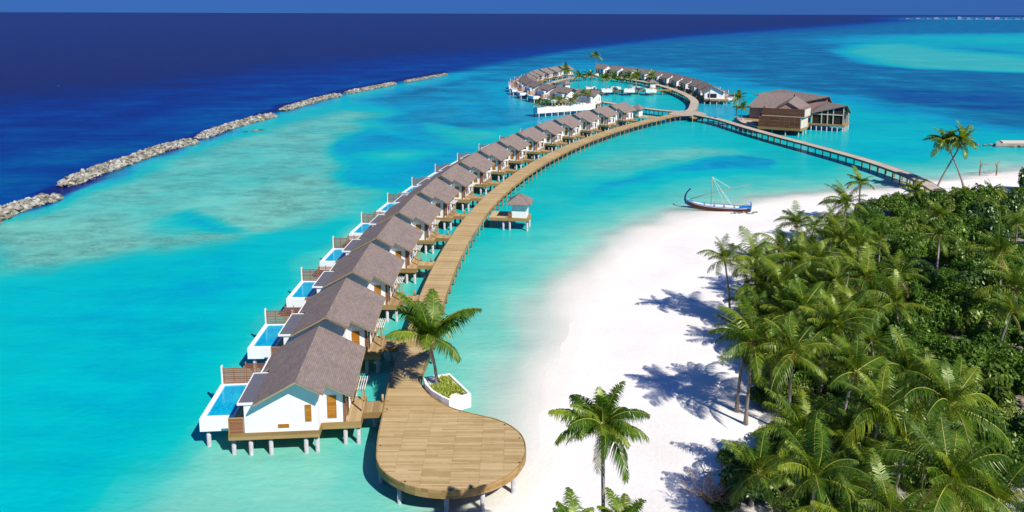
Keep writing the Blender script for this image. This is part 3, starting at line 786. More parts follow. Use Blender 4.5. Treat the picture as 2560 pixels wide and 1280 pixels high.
# pier to the island
PIER = [(69.2, 279.5), (72.6, 272.5), (75.5, 265), (78.8, 248.3), (83, 230), (88.6, 209.5), (93.3, 188.8), (94.6, 171), (92.5, 156), (91, 150.5)]
pier = empty('pier', (0, 0, 0), 0, 'straight bleached timber pier joining the beach to the walkway junction', 'pier')
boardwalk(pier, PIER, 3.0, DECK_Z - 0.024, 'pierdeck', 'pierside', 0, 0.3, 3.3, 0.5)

# bridge from the ring to the crossing with planters
cross = empty('cross_walkway', (0, 0, 0), 0, 'short timber walkway with white planter boxes crossing the inner lagoon', 'walkway')
boardwalk(cross, [(19.6, 374.5), (35, 371.6), (50, 370.6), (65, 370.5), (80.4, 371)], 3.0, DECK_Z - 0.036, 'deck', 'fascia', 0, 0.3, 4.0)

# ------------------------------------------------------------------ water villas
AP, SL = 7.92, 0.545                      # ridge height, roof slope
def rz(x): return AP - SL * abs(x)
def slats(b, x0, x1, y0, y1, z0, z1, step, h):
    z = z0 + step * 0.3
    while z + h < z1 + 0.001:
        b.box(x0, x1, y0, y1, z, z + h)
        z += step
    return b

CORAL = [((0, 0), (0.0, 0.32)), ((0, 0.30), (-0.16, 0.62)), ((0, 0.28), (0.17, 0.60)), ((-0.10, 0.5), (-0.30, 0.66)), ((0.1, 0.46), (0.30, 0.56)), ((-0.15, 0.6), (-0.13, 0.86)), ((0.16, 0.58), (0.12, 0.88)), ((0.0, 0.3), (0.0, 0.8)), ((-0.02, 0.12), (-0.26, 0.3)), ((0.02, 0.15), (0.25, 0.28)), ((-0.26, 0.3), (-0.36, 0.46)), ((0.25, 0.28), (0.36, 0.42))]

def make_villa():
    v = empty('water_villa')
    # stilts
    for x, y in [(-8.9, 2.5), (-6.2, 1.0), (-4.6, 0.75), (-2.8, 0.75), (0.35, 0.75), (1.35, 0.85), (3.75, 1.95), (4.95, 1.95), (-8.9, 8.0), (-6.2, 7.9), (-4.6, 5.8), (1.35, 5.8), (4.95, 5.6), (-4.6, 10.9), (-1.5, 10.9), (1.35, 10.9), (3.7, 9.4)]:
        o = link('pile', PILE, v); o.location = (x, y, 0)
    # platform
    d = MB()
    d.box(-6.38, 1.62, 0.36, 11.5, 1.7, DECK_Z)
    d.box(1.62, 5.22, 1.6, 6.1, 1.7, DECK_Z)
    d.box(1.62, 3.98, 6.1, 10.2, 1.7, DECK_Z)
    d.build('platform', 'deck_m', v)
    for a in [(-6.43, 1.66, 0.29, 0.355, 2.11, 2.43), (-6.43, 1.66, 0.295, 0.355, 1.76, 2.10), (1.625, 1.69, 0.36, 1.595, 1.78, 2.425),
              (1.695, 5.27, 1.53, 1.595, 2.11, 2.43), (1.695, 5.27, 1.535, 1.595, 1.78, 2.10), (5.225, 5.285, 1.6, 3.1, 1.79, 2.425), (5.225, 5.285, 5.1, 6.1, 1.79, 2.425),
              (3.985, 5.29, 6.105, 6.16, 1.79, 2.425), (-6.445, -6.385, 0.36, 11.5, 1.77, 2.425), (-6.45, 1.69, 11.505, 11.56, 1.77, 2.425)]:
        box('fascia_board', 'fascia', v, *a)
    # walls
    w = MB()
    w.slabxz([(-4.96, 2.4), (1.6, 2.4), (1.6, rz(1.6) - .16), (0, AP - .16), (-3.7, rz(3.7) - .16), (-3.7, 5.19), (-4.96, 5.19)], 0.36, 10.0)
    w.build('wall', 'white', v)
    w = MB()
    w.slabxz([(1.601, 2.4), (3.85, 2.4), (3.85, rz(3.85) - .16), (1.601, rz(1.601) - .165)], 1.66, 9.7)
    w.build('wing_wall', 'white', v)
    # roof
    r = MB()
    zt = lambda x, y: rz(x); zb = lambda x, y: rz(x) - 0.13
    r.prism([(0, -.95), (2.35, -.95), (2.35, .8), (4.7, .8), (4.7, 10.75), (0, 10.75)], zb, zt)
    r.prism([(0, 10.75), (-4.7, 10.75), (-4.7, 6.0), (-3.8, 6.0), (-3.8, -.95), (0, -.95)], zb, zt)
    roof = r.build('roof', 'roof', v)
    MB().slabxz([(-.14, AP - .045), (0, AP + .028), (.14, AP - .045), (0, AP - .02)], -.93, 10.73).build('ridge_cap', 'roof', roof)
    def barge(x0, x1, y, dz0, dz1, dy, mat):
        MB().slabxz([(x0, rz(x0) + dz0), (x1, rz(x1) + dz0), (x1, rz(x1) + dz1), (x0, rz(x0) + dz1)], y, y + dy).build('barge_board', mat, roof)
    for x0, x1, y, s in [(-3.8, 0, -.95, -1), (0, 2.35, -.95, -1), (2.35, 4.7, .8, -1), (-4.7, 0, 10.75, 1), (0, 4.7, 10.75, 1)]:
        ya = y - .045 if s < 0 else y + .003
        barge(x0, x1, ya, -.20, -.055, .042, 'barge')
        barge(x0, x1, ya - (.03 if s < 0 else 0), -.05, .02, .072, 'roof')
    for x, y0, y1 in [(4.703, .8, 10.75), (-4.743, 6.0, 10.75), (-3.843, -.95, 6.0)]:
        z = rz(x)
        box('eave_board', 'barge', roof, x, x + .04, y0, y1, z - .17, z - .03)
    # low flat-roofed bay by the pool
    fr = box('flat_roof', 'flat', v, -5.42, -3.86, 0.30, 5.9, 5.2, 5.34)
    t = MB()
    t.box(-5.5, -5.42, 0.22, 5.98, 5.18, 5.40); t.box(-5.42, -3.86, 0.22, 0.30, 5.18, 5.40); t.box(-5.42, -3.86, 5.9, 5.98, 5.18, 5.40)
    t.build('edge_trim', 'white', fr)
    # shutters, each a frame with slats
    def shutter(x0, x1, y, z0, z1, split=None):
        s = MB()
        for a in [(x0, x0 + .06, z0, z1), (x1 - .06, x1, z0, z1), (x0 + .06, x1 - .06, z0, z0 + .07), (x0 + .06, x1 - .06, z1 - .07, z1)]:
            s.box(a[0], a[1], y - .05, y - .003, a[2], a[3])
        if split: s.box(split - .03, split + .03, y - .05, y - .003, z0 + .07, z1 - .07)
        else: s.box(x0 + .06, x1 - .06, y - .05, y - .003, (z0 + z1) / 2 - .035, (z0 + z1) / 2 + .035)
        s.box(x0 + .06, x1 - .06, y - .02, y - .0025, z0 + .07, z1 - .07)
        sh = s.build('shutter', 'shutter', v)
        slats(MB(), x0 + .06, x1 - .06, y - .035, y - .004, z0 + .07, z1 - .07, .105, .085).build('slat_panel', 'shutter', sh)
    shutter(2.2, 3.05, 1.66, 2.82, 5.06)
    shutter(0.44, 1.02, 0.36, 3.33, 4.95)
    shutter(-2.0, -1.0, 0.36, 2.80, 3.16, -1.5)
    # entrance side: dark window strip, posts, louvres, door, coral motif
    box('corner_post', 'screen', v, 3.66, 3.90, 1.60, 1.655, 2.42, 5.2)
    box('window', 'glass', v, 3.852, 3.88, 1.85, 2.45, 2.6, 5.0)
    box('door', 'cladding', v, 3.853, 3.90, 2.65, 3.6, 2.42, 4.75)
    slats(MB(), 3.853, 3.93, 3.75, 5.2, 2.5, 5.1, .2, .1).build('louvre_panel', 'white_wood', v)
    cm = MB()
    for (a, b_), (c, d_) in CORAL:
        cm.tube([(3.95, 4.6 + a * 1.15, 3.05 + b_ * 1.25), (3.95, 4.6 + c * 1.15, 3.05 + d_ * 1.25)], .055, 5)
    cm.build('coral_motif', 'coral', v)
    box('side_window', 'cladding', v, 3.853, 3.89, 7.6, 8.7, 2.7, 4.75)
    # rear gable windows
    g = box('window', 'glass', v, -1.35, 1.3, 10.002, 10.03, 2.95, 4.65)
    f = MB()
    for a in [(-1.45, -1.35, 2.85, 4.75), (1.3, 1.4, 2.85, 4.75), (-1.35, 1.3, 2.85, 2.95), (-1.35, 1.3, 4.65, 4.75), (-.05, .02, 2.95, 4.65)]:
        f.box(a[0], a[1], 10.003, 10.07, a[2], a[3])
    f.build('window_frame', 'flat', g)
    box('window', 'cladding', v, 1.75, 2.5, 9.703, 9.74, 2.9, 4.7)
    # pergola over the porch
    for y in (3.35, 5.15): box('pergola_post', 'barge', v, 5.12, 5.25, y - .06, y + .06, 2.41, 4.62)
    for y in (3.35, 5.15): box('pergola_beam', 'barge', v, 4.0, 5.55, y - .05, y + .05, 4.62, 4.78)
    for k in range(7):
        x = 4.15 + k * .22
        box('pergola_rafter', 'white_wood', v, x, x + .06, 3.0, 5.55, 4.785, 4.88)
    # bridge to the jetty
    br = box('bridge_deck', 'deck_m', v, 5.225, 7.55, 3.1, 5.1, 2.25, DECK_Z - .004)
    for y in (3.035, 5.105): box('fascia_board', 'fascia', br, 5.29, 7.55, y, y + .06, 1.85, 2.425)
    MB().tube([(6.95, 4.95, 2.39), (6.95, 4.95, 3.2)], .12, 10).build('bollard', 'barge', br, True)
    o = link('pile', PILE, v); o.location = (6.2, 4.6, .1)
    # plunge pool
    p = MB()
    p.box(-9.5, -6.4, 2.0, 2.55, 1.75, 3.0); p.box(-9.5, -9.05, 2.55, 8.75, 1.75, 3.0); p.box(-9.05, -6.4, 8.45, 8.75, 1.75, 3.0)
    p.box(-6.6, -6.4, 2.55, 8.45, 1.75, 3.0); p.box(-9.05, -6.6, 2.55, 8.45, 1.75, 1.95)
    p.box(-9.1, -6.38, 2.6, 8.4, 1.55, 1.748)
    p.build('pool_basin', 'white', v)
    wt = MB()
    wt.box(-9.048, -6.602, 2.552, 8.448, 1.96, 2.88)
    wt.build('pool_water', 'pool', v)
    st = MB()
    for k in range(3): st.box(-7.4 + k * .27, -6.61, 8.05 - k * .3, 8.44, 2.885, 2.89 + 0.004 * k)
    box('pool_terrace', 'deck_m', v, -6.39, -4.97, 2.5, 8.7, 2.405, 2.95)
    # timber screens
    def screen(x0, x1, y, z0, z1, posts, each):
        f = MB()
        for x in posts: f.box(x - .05, x + .05, y - .045, y + .045, z0, z1)
        fr_ = f.build('screen_frame', 'barge', v)
        z = z0 + .06; sm = MB()
        while z + .12 < z1:
            if each:
                o = link('slat', SLAT(x1 - x0), fr_); o.location = (x0, y - .06, z)
            else: sm.box(x0, x1, y - .085, y - .045, z, z + .13)
            z += .215
        if not each: sm.build('slat_panel', 'screen', fr_)
    each = True
    screen(-9.25, -7.1, 8.62, 3.0, 4.85, (-9.2, -8.2, -7.15), each)
    screen(-7.04, -4.97, 8.66, 2.95, 5.25, (-7.0, -6.0, -5.0), each)
    box('screen_end_wall', 'white', v, -9.42, -9.27, 8.5, 8.74, 3.003, 4.95)
    # solid privacy panel beside the pool
    pf = MB()
    for x in (-6.36, -5.05): pf.box(x - .05, x + .05, .38, .46, 2.41, 3.9)
    pf.box(-6.31, -5.1, .385, .455, 3.8, 3.9)
    fr_ = pf.build('panel_frame', 'barge', v)
    for k in range(9):
        o = link('slat', SLAT(1.2, .145), fr_); o.location = (-6.3, .40, 2.43 + k * .152)
    return v

def SLAT(L, h_=.13):
    k = ('s', round(L, 2), h_)
    if k not in _cache: _cache[k] = MB().box(0, L, -.02, .02, 0, h_).mesh('slat', 'screen')
    return _cache[k]

def mat_pool():
    m, nt, out = new_mat('pool_water')
    pos = world_pos(nt)
    v = nt.nodes.new('ShaderNodeTexVoronoi'); v.inputs['Scale'].default_value = 4.0
    nt.links.new(pos, v.inputs['Vector'])
    n1 = noise(nt, pos, 0.8, 3)
    f = math_node(nt, 'ADD', math_node(nt, 'MULTIPLY', n1, .7), math_node(nt, 'MULTIPLY', v.outputs['Distance'], .5))
    col = ramp(nt, f, [(.3, srgb(0, 150, 206, .74)), (.55, srgb(0, 176, 218, .74)), (.8, srgb(30, 198, 224, .74))])
    principled(nt, out, col, .12, .3, n1, .1, .05)
    return m
M['pool'] = mat_pool()

proto = make_villa()
KIDS = kids_of(proto)
def slim(root):
    """far copies are too small to show single slats: those are joined into one panel part"""
    pass
VG = 'identical brown-roofed villas standing on stilts'
villas = []
for i in range(16):
    phi = -4.53 + i * (35.0 + 4.53) / 15
    x, y = arc(phi, RR)
    v = proto if i == 0 else copy_tree(proto, None, KIDS)
    v.location = (x, y, 0); v.rotation_euler = (0, 0, -R(phi))
    tag(v, 'white brown-roofed water villa, %s along the curved jetty from the round deck' % ORD[i], 'villa', VG)
    villas.append(v)

# far copies: slats joined
fp = copy_tree(proto, None, KIDS)
for o in list(fp.children_recursive):
    if base_name(o.name) == 'slat':
        bpy.data.objects.remove(o)
bpy.context.view_layer.update()
for o in list(fp.children):
    if base_name(o.name) == 'screen_frame':
        xs = [c[0] for c in o.bound_box]; zs = [c[2] for c in o.bound_box]; ys = [c[1] for c in o.bound_box]
        slats(MB(), min(xs) + .05, max(xs) - .05, min(ys) - .04, min(ys) - .002, min(zs), max(zs), .215, .13).build('slat_panel', 'screen', o)
    if base_name(o.name) == 'panel_frame':
        slats(MB(), -6.3, -5.1, .39, .43, 2.4, 3.8, .15, .14).build('slat_panel', 'screen', o)
FK = kids_of(fp)
LEFT = resample([(36.78, 312.4), (27.02, 322.25), (19.8, 333.95), (14.27, 346.6), (10.3, 361.0), (8.1, 375), (7.6, 390), (9.0, 406.5), (12.6, 424.5), (18.0, 439), (25.2, 453.8), (33.41, 466.5), (41.7, 480.0), (45, 485)], 1.0)
RIGHT = resample([(54.5, 483), (56.6, 480.1), (63.9, 467.5), (71.2, 453.4), (77.4, 440.4), (83, 426.7), (87.2, 411.4), (89.8, 395.3), (91.5, 381.1), (92.4, 367.2), (92.8, 354.2), (91.85, 340.5), (89.1, 323.5), (86, 312)], 1.0)
def place_ring(path, s0, step, count, what):
    for i in range(count):
        a = path[min(int(round(s0 + i * step)), len(path) - 1)]
        b = path[min(int(round(s0 + i * step + 11.5)), len(path) - 1)]
        t = (b[0] - a[0]).normalized()
        v = fp if not place_ring.used else copy_tree(fp, None, FK)
        place_ring.used = True
        v.location = (a[0].x, a[0].y, 0)
        v.rotation_euler = (0, 0, -math.atan2(t.x, t.y))
        tag(v, what % ORD[i], 'villa', VG)
place_ring.used = False
place_ring(LEFT, 0, 14.65, 12, 'white villa outside the ring walkway, %s from the long white planter')
nR = len(RIGHT)
place_ring(RIGHT, 3, 14.7, 11, 'white villa outside the ring walkway, %s after the tall lone palm')

# ------------------------------------------------------------------ small hip-roofed huts
def hut(loc, rz_, label, apron):
    h = empty('hut', (loc[0], loc[1], 0), rz_, label, 'hut', 'small hip-roofed service huts beside the walkways')
    MB().box(-2.0, 1.85, -1.75, 1.75, 1.95, DECK_Z - .02).build('platform', 'deck_m', h)
    for a in [(-2.05, 1.9, -1.815, -1.755, 1.8, DECK_Z), (-2.05, 1.9, 1.755, 1.815, 1.8, DECK_Z), (1.855, 1.915, -1.75, 1.75, 1.8, DECK_Z), (-2.06, -2.005, -1.75, 1.75, 1.8, DECK_Z)]:
        box('fascia_board', 'fascia', h, *a)
    MB().box(-1.35, 1.4, -1.4, 1.4, DECK_Z - .015, 5.2).build('wall', 'white', h)
    r = MB()
    e = 2.3
    r.add([(-e, -e, 5.1), (e, -e, 5.1), (e, e, 5.1), (-e, e, 5.1), (0, 0, 6.75), (-e, -e, 5.0), (e, -e, 5.0), (e, e, 5.0), (-e, e, 5.0)],
          [(0, 1, 4), (1, 2, 4), (2, 3, 4), (3, 0, 4), (8, 7, 6, 5), (0, 5, 6, 1), (1, 6, 7, 2), (2, 7, 8, 3), (3, 8, 5, 0)])
    roof = r.build('roof', 'roof', h)
    for sx, sy in ((-1, -1), (1, -1), (1, 1), (-1, 1)):
        MB().tube([(sx * e, sy * e, 5.12), (0, 0, 6.77)], .05, 5).build('hip_cap', 'roof', roof)
    box('door', 'cladding', h, -1.39, -1.352, -.45, .45, DECK_Z + .01, 4.55)
    for k in range(5):
        o = link('slat', SLAT(.75, .17), h); o.location = (-2.0, -1.72, DECK_Z + .05 + k * .19)
    for x, y in ((-1.7, -1.5), (1.6, -1.5), (1.6, 1.5), (-1.7, 1.5)):
        o = link('pile', PILE, h); o.location = (x, y, .2)
    if apron:
        MB().box(-apron, -2.065, -2.0, 2.6, 2.2, DECK_Z - .03).build('apron_deck', 'deck', h)
        box('fascia_board', 'fascia', h, -apron, -2.07, -2.06, -2.005, 1.85, DECK_Z)
        box('fascia_board', 'fascia', h, -apron, -2.07, 2.605, 2.66, 1.85, DECK_Z)
        o = link('pile', PILE, h); o.location = (-2.9, -1.6, .3)
    return h
hut((1.55, 135.1), -R(9.2), 'small white hut with brown hip roof beside the curved jetty', 5.6)
hut((46.9, 274.6), -R(37), 'small white hut with hip roof next to the last villa of the row', 0)
hut((72.6, 383.0), R(8), 'small hip-roofed hut where the planter walkway meets the ring', 0)
hut((27.4, 374.8), R(30), 'small hip-roofed hut half hidden behind the near ring villas', 0)
MB().prism([(46.6, 270.2), (52.2, 269.0), (54.5, 271.5), (49.4, 276.4), (48.5, 275)], 2.1, 2.37).build('hut_landing', 'deck_m', jetty)

# ------------------------------------------------------------------ white planters
def planter(name, outline, z0, z1, label, soil=True, group=None, plants=0):
    cx = sum(p[0] for p in outline) / len(outline); cy = sum(p[1] for p in outline) / len(outline)
    pl = empty(name, (cx, cy, 0), 0, label, 'planter', group)
    P = [(x - cx, y - cy) for x, y in outline]
    k = len(P)
    I = []
    for i in range(k):                         # inset rim
        a, b, c = Vector(P[i - 1]), Vector(P[i]), Vector(P[(i + 1) % k])
        n1 = Vector((-(b - a).y, (b - a).x)).normalized(); n2 = Vector((-(c - b).y, (c - b).x)).normalized()
        m_ = (n1 + n2); m_ = m_ / max(.5, m_.length_squared / 2)
        I.append(tuple(b + m_ * 0.22))
    w = MB()
    vs = [(x, y, z0) for x, y in P] + [(x, y, z1) for x, y in P] + [(x, y, z1) for x, y in I] + [(x, y, z1 - .25) for x, y in I]
    fs = [tuple(range(k - 1, -1, -1))]
    for i in range(k):
        j = (i + 1) % k
        fs += [(i, j, k + j, k + i), (k + i, k + j, 2 * k + j, 2 * k + i), (2 * k + i, 2 * k + j, 3 * k + j, 3 * k + i)]
    w.add(vs, fs)
    w.build('planter_wall', 'white', pl)
    MB().add([(x, y, z1 - .2) for x, y in I], [tuple(range(k))]).build('sand_fill', 'planter_sand', pl)
    g = MB()
    done = 0
    while done < plants:
        x = rng.uniform(min(p[0] for p in I), max(p[0] for p in I)); y = rng.uniform(min(p[1] for p in I), max(p[1] for p in I))
        if float(sdist(np.array([x]), np.array([y]), I)[0]) < .12: continue
        if (math.sin(x * 2.3 + 1) + math.cos(y * 2.1)) < -0.9: continue
        done += 1
        for q in range(3):
            a = rng.uniform(0, 6.28); L = rng.uniform(.12, .3); t = rng.uniform(.3, 1.1)
            dx, dy, dz = math.cos(a) * L, math.sin(a) * L, L * t
            w_ = .05
            g.add([(x - dy * .3, y + dx * .3, z1 - .18), (x + dy * .3, y - dx * .3, z1 - .18), (x + dx, y + dy, z1 - .16 + dz)], [(0, 1, 2)])
    if plants: tag(g.build('ground_cover', 'groundplant', pl), kind='stuff')
    return pl
planter('planter', [(-9.05, 71.3), (-8.72, 69.95), (-7.9, 68.55), (-6.85, 67.45), (-6.0, 66.75), (-3.95, 68.0), (-6.4, 72.2)], 1.55, 2.98, 'big white planter with lime ground cover beside the round deck', plants=900)
CG = 'white planters along the cross walkway'
for i, (x0, y0) in enumerate([(44.2, 363.8), (55.3, 363.9), (66.1, 364.1)]):
    planter('planter', [(x0, y0), (x0 + 5.2, y0), (x0 + 5.2, y0 + 4.6), (x0, y0 + 4.6)], 1.7, 3.25, 'white box planter on the near side of the cross walkway, %s from the hidden hut' % ORD[i], group=CG, plants=120)
for i, (x0, y0) in enumerate([(37.5, 373.6), (49.9, 373.2), (60.6, 373.0)]):
    planter('planter', [(x0, y0), (x0 + 5.2, y0), (x0 + 5.2, y0 + 4.6), (x0, y0 + 4.6)], 1.7, 3.25, 'white box planter on the far side of the cross walkway, %s from the hidden hut' % ORD[i], group=CG, plants=120)
lp = planter('long_planter', [(9.9, 285.9), (34.0, 299.5), (32.4, 302.3), (8.3, 288.7)], 1.55, 3.75, 'long white planter wall on piles in front of the ring villas', plants=200)
for k in range(10):
    t = k / 9.4 + .02
    for q in (0, 1):
        o = link('pile', PILE, lp)
        o.location = (9.9 + 24.1 * t - 1.5 * q - lp.location.x + (.3 - .6 * (q == 0)) * -1 * .5, 285.9 + 13.6 * t + 2.4 * q - lp.location.y + .2, 0)
planter('planter', [(50.2, 458.2), (53.6, 458.2), (53.6, 461.6), (50.2, 461.6)], 1.7, 3.4, 'small white planter at the far gap between the villas', plants=60)

# ------------------------------------------------------------------ over-water restaurant
rest_ = empty('restaurant', (83.35, 247.66, 0), math.atan2(-.397, .918), 'brown timber-clad restaurant on stilts with several pitched grey-brown roofs', 'restaurant')
def rp(name, mat, b, parent=None): return b.build(name, mat, parent or rest_)
rp('deck', 'fascia', MB().prism([(-.2, -.2), (13.4, -.2), (15.2, 6.6), (15.6, 14), (15.6, 30), (-6.5, 30), (-6.5, 16), (-3.2, 14)], 1.75, 2.6))
rp('terrace', 'pierdeck', MB().prism([(-9.5, 17.5), (-6, 7.0), (-.25, .2), (-.25, 13.8), (-3.3, 13.8), (-6.6, 15.8), (-6.6, 22), (-10.5, 21)], 2.1, 2.58))
# front block
blk = rp('front_block', 'cladding', MB().prism([(0, 0), (13.2, 0), (15.1, 7), (12, 12), (0, 10)], 2.61, 6.25))
for c_ in range(9):
    x = .05 + c_ * 1.625
    box('frame_post', 'screen', blk, x, x + .09, -.06, -.003, 2.65, 6.2)
for z in (4.75, 5.95):
    box('frame_rail', 'screen', blk, 0, 13.2, -.05, -.003, z, z + .09)
for c_ in range(8):
    slats(MB(), .15 + c_ * 1.625, 1.66 + c_ * 1.625, -.035, -.004, 2.68, 5.93, .33, .28).build('cladding_panel', 'cladding', blk)
box('base_board', 'fascia', rest_, -.22, 13.35, -.3, -.205, 1.8, 2.66)
rp('pale_band', 'pink', MB().prism([(.9, -.15), (14.3, -.15), (16, 7), (12, 9), (.9, 9)], 6.26, 6.6))
par = rp('parapet', 'cladding', MB().prism([(1.1, 0), (14.2, 0), (14.25, .18), (1.1, .18)], 6.6, 9.0))
slats(MB(), 1.1, 14.2, -.05, -.003, 6.6, 9.0, .27, .23).build('board_panel', 'cladding', par)
rp('parapet_return', 'cream', MB().prism([(14.26, .02), (14.45, .0), (15.95, 6.6), (15.75, 6.65)], 6.6, 8.95))
rp('parapet_return', 'cladding', MB().prism([(1.1, .19), (1.3, .19), (1.3, 7), (1.1, 7)], 6.6, 8.95))
sidew = rp('side_wall', 'cream', MB().prism([(13.22, .0), (13.4, -.03), (15.3, 6.9), (15.12, 6.95)], 2.62, 6.24))
# cross gable
rp('gable_wall', 'pink', MB().add([(5.1, 3, 6.6), (12.6, 3, 6.6), (12.6, 3, 8.75), (8.85, 3, 10.95), (5.1, 3, 8.75), (5.1, 3.2, 6.6), (12.6, 3.2, 6.6), (12.6, 3.2, 8.75), (8.85, 3.2, 10.95), (5.1, 3.2, 8.75)],
   [(0, 1, 2, 3, 4), (9, 8, 7, 6, 5), (0, 5, 6, 1), (1, 6, 7, 2), (2, 7, 8, 3), (3, 8, 9, 4), (4, 9, 5, 0)]))
rp('roof', 'roof', MB().sheet([(8.85, 2.6, 11.05), (12.75, 2.6, 8.75), (16.0, 10.5, 8.6), (15.2, 18, 8.7), (10.3, 25.2, 11.0)], .18))
rp('roof', 'roof', MB().sheet([(8.85, 2.6, 11.05), (10.3, 25.2, 11.0), (5.0, 17.5, 8.1), (4.95, 2.6, 8.75)], .18))
# left hall
rp('hall_wall', 'lilac', MB().prism([(-5.0, 19.4), (12, 17.4), (12, 27.5), (-2, 29)], 2.61, 6.9))
rp('roof', 'roof', MB().sheet([(-6.0, 17.9, 6.7), (9.5, 15.2, 7.3), (9.5, 27.0, 11.6), (-1.7, 28.6, 11.3)], .2))
rp('roof', 'roof', MB().sheet([(-1.7, 28.6, 11.3), (9.5, 27.0, 11.6), (12, 38, 7.2), (-4.5, 40, 6.8), (-6.0, 17.9, 6.7)][:4], .2))
# upper hall
rp('upper_wall', 'pink', MB().sheet([(12.4, 27.9, 3.0), (21.0, 27.9, 3.0), (21.0, 27.9, 10.65), (12.4, 27.9, 8.25)], .3))
rp('upper_side_wall', 'pink', MB().sheet([(21.0, 27.92, 3.0), (21.0, 31.5, 3.0), (21.0, 31.5, 8.8), (21.0, 27.92, 10.5)], .3))
def along(t, z): return (12.4 + 8.6 * t, 27.86, z)
for t0, t1 in ((.36, .56), (.61, .93)):
    MB().sheet([along(t0, 8.0 + t0 * 1.3), along(t1, 8.0 + t1 * 1.3), along(t1, 7.9 + t1 * 2.35), along(t0, 7.9 + t0 * 2.35)], .05).build('window', 'glass', rest_)
rp('roof', 'roof', MB().sheet([(11.9, 27.3, 8.25), (21.6, 27.3, 10.95), (3.6, 43, 11.45), (-6.0, 43, 8.8)], .2))
rp('roof', 'roof', MB().sheet([(21.6, 27.3, 10.95), (22.6, 29.5, 8.6), (6.0, 47, 8.6), (3.6, 43, 11.45)], .2))
# open pavilion on the right
Yp = 16.2
pav = rp('pavilion_deck', 'fascia', MB().prism([(15.9, Yp - .2), (26.7, Yp - .2), (28.5, Yp + 7.5), (17.5, Yp + 8.5)], 1.85, 2.5))
def prz(x): return 6.12 + (x - 16.04) / 11.34 * 3.2
for x in (16.3, 19.4, 21.3, 23.1, 26.3):
    box('column', 'cream', rest_, x - .16, x + .16, Yp - .02, Yp + .3, 2.51, prz(x) - .12)
for (x, y) in ((26.9, Yp + 2.6), (27.5, Yp + 5), (28.1, Yp + 7)):
    box('column', 'cream', rest_, x - .15, x + .15, y - .15, y + .15, 2.51, 7.6 - .2 * (y - Yp))
box('cross_rail', 'cream', rest_, 16.5, 26.1, Yp - .015, Yp + .25, 5.65, 5.95)
for x0, x1 in ((16.48, 19.22), (19.58, 21.12), (21.48, 22.92), (23.28, 26.12)):
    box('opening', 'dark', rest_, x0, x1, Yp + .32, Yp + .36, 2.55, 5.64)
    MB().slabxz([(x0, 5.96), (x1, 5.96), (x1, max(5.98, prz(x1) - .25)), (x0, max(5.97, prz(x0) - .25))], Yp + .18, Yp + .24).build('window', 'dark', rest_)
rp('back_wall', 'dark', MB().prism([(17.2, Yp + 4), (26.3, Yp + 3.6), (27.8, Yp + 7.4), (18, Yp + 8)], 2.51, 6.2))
rp('roof', 'roof', MB().sheet([(15.6, Yp - .5, 6.0), (27.4, Yp - .5, 9.33), (21.0, 27.2, 8.95), (16.7, 26.6, 6.9)], .2))
rp('roof', 'roof', MB().sheet([(27.4, Yp - .5, 9.33), (28.9, Yp + .6, 6.4), (27.5, 27.5, 6.4), (21.0, 27.2, 8.95)], .16))
for x, y in [(.8, .4), (4.5, .6), (8.7, .3), (12.8, .2), (14.8, 6.3), (14, 3.2), (4, 8), (9, 8), (-3, 17), (-5.5, 20)] + [(16.2 + k * 1.68, Yp + .1) for k in range(7)] + [(26.8 + k * .45, Yp + 1.8 * (k + 1)) for k in range(4)] + [(18, Yp + 5), (22, Yp + 5), (16.6, Yp + 4)]:
    o = link('pile', PILE, rest_); o.location = (x, y, .1)
for x, y in ((-8.5, 17.2), (-6.2, 10.5), (-3, 6.5), (-1.5, 3)):
    o = link('pile', PILE, rest_); o.location = (x, y, .2)

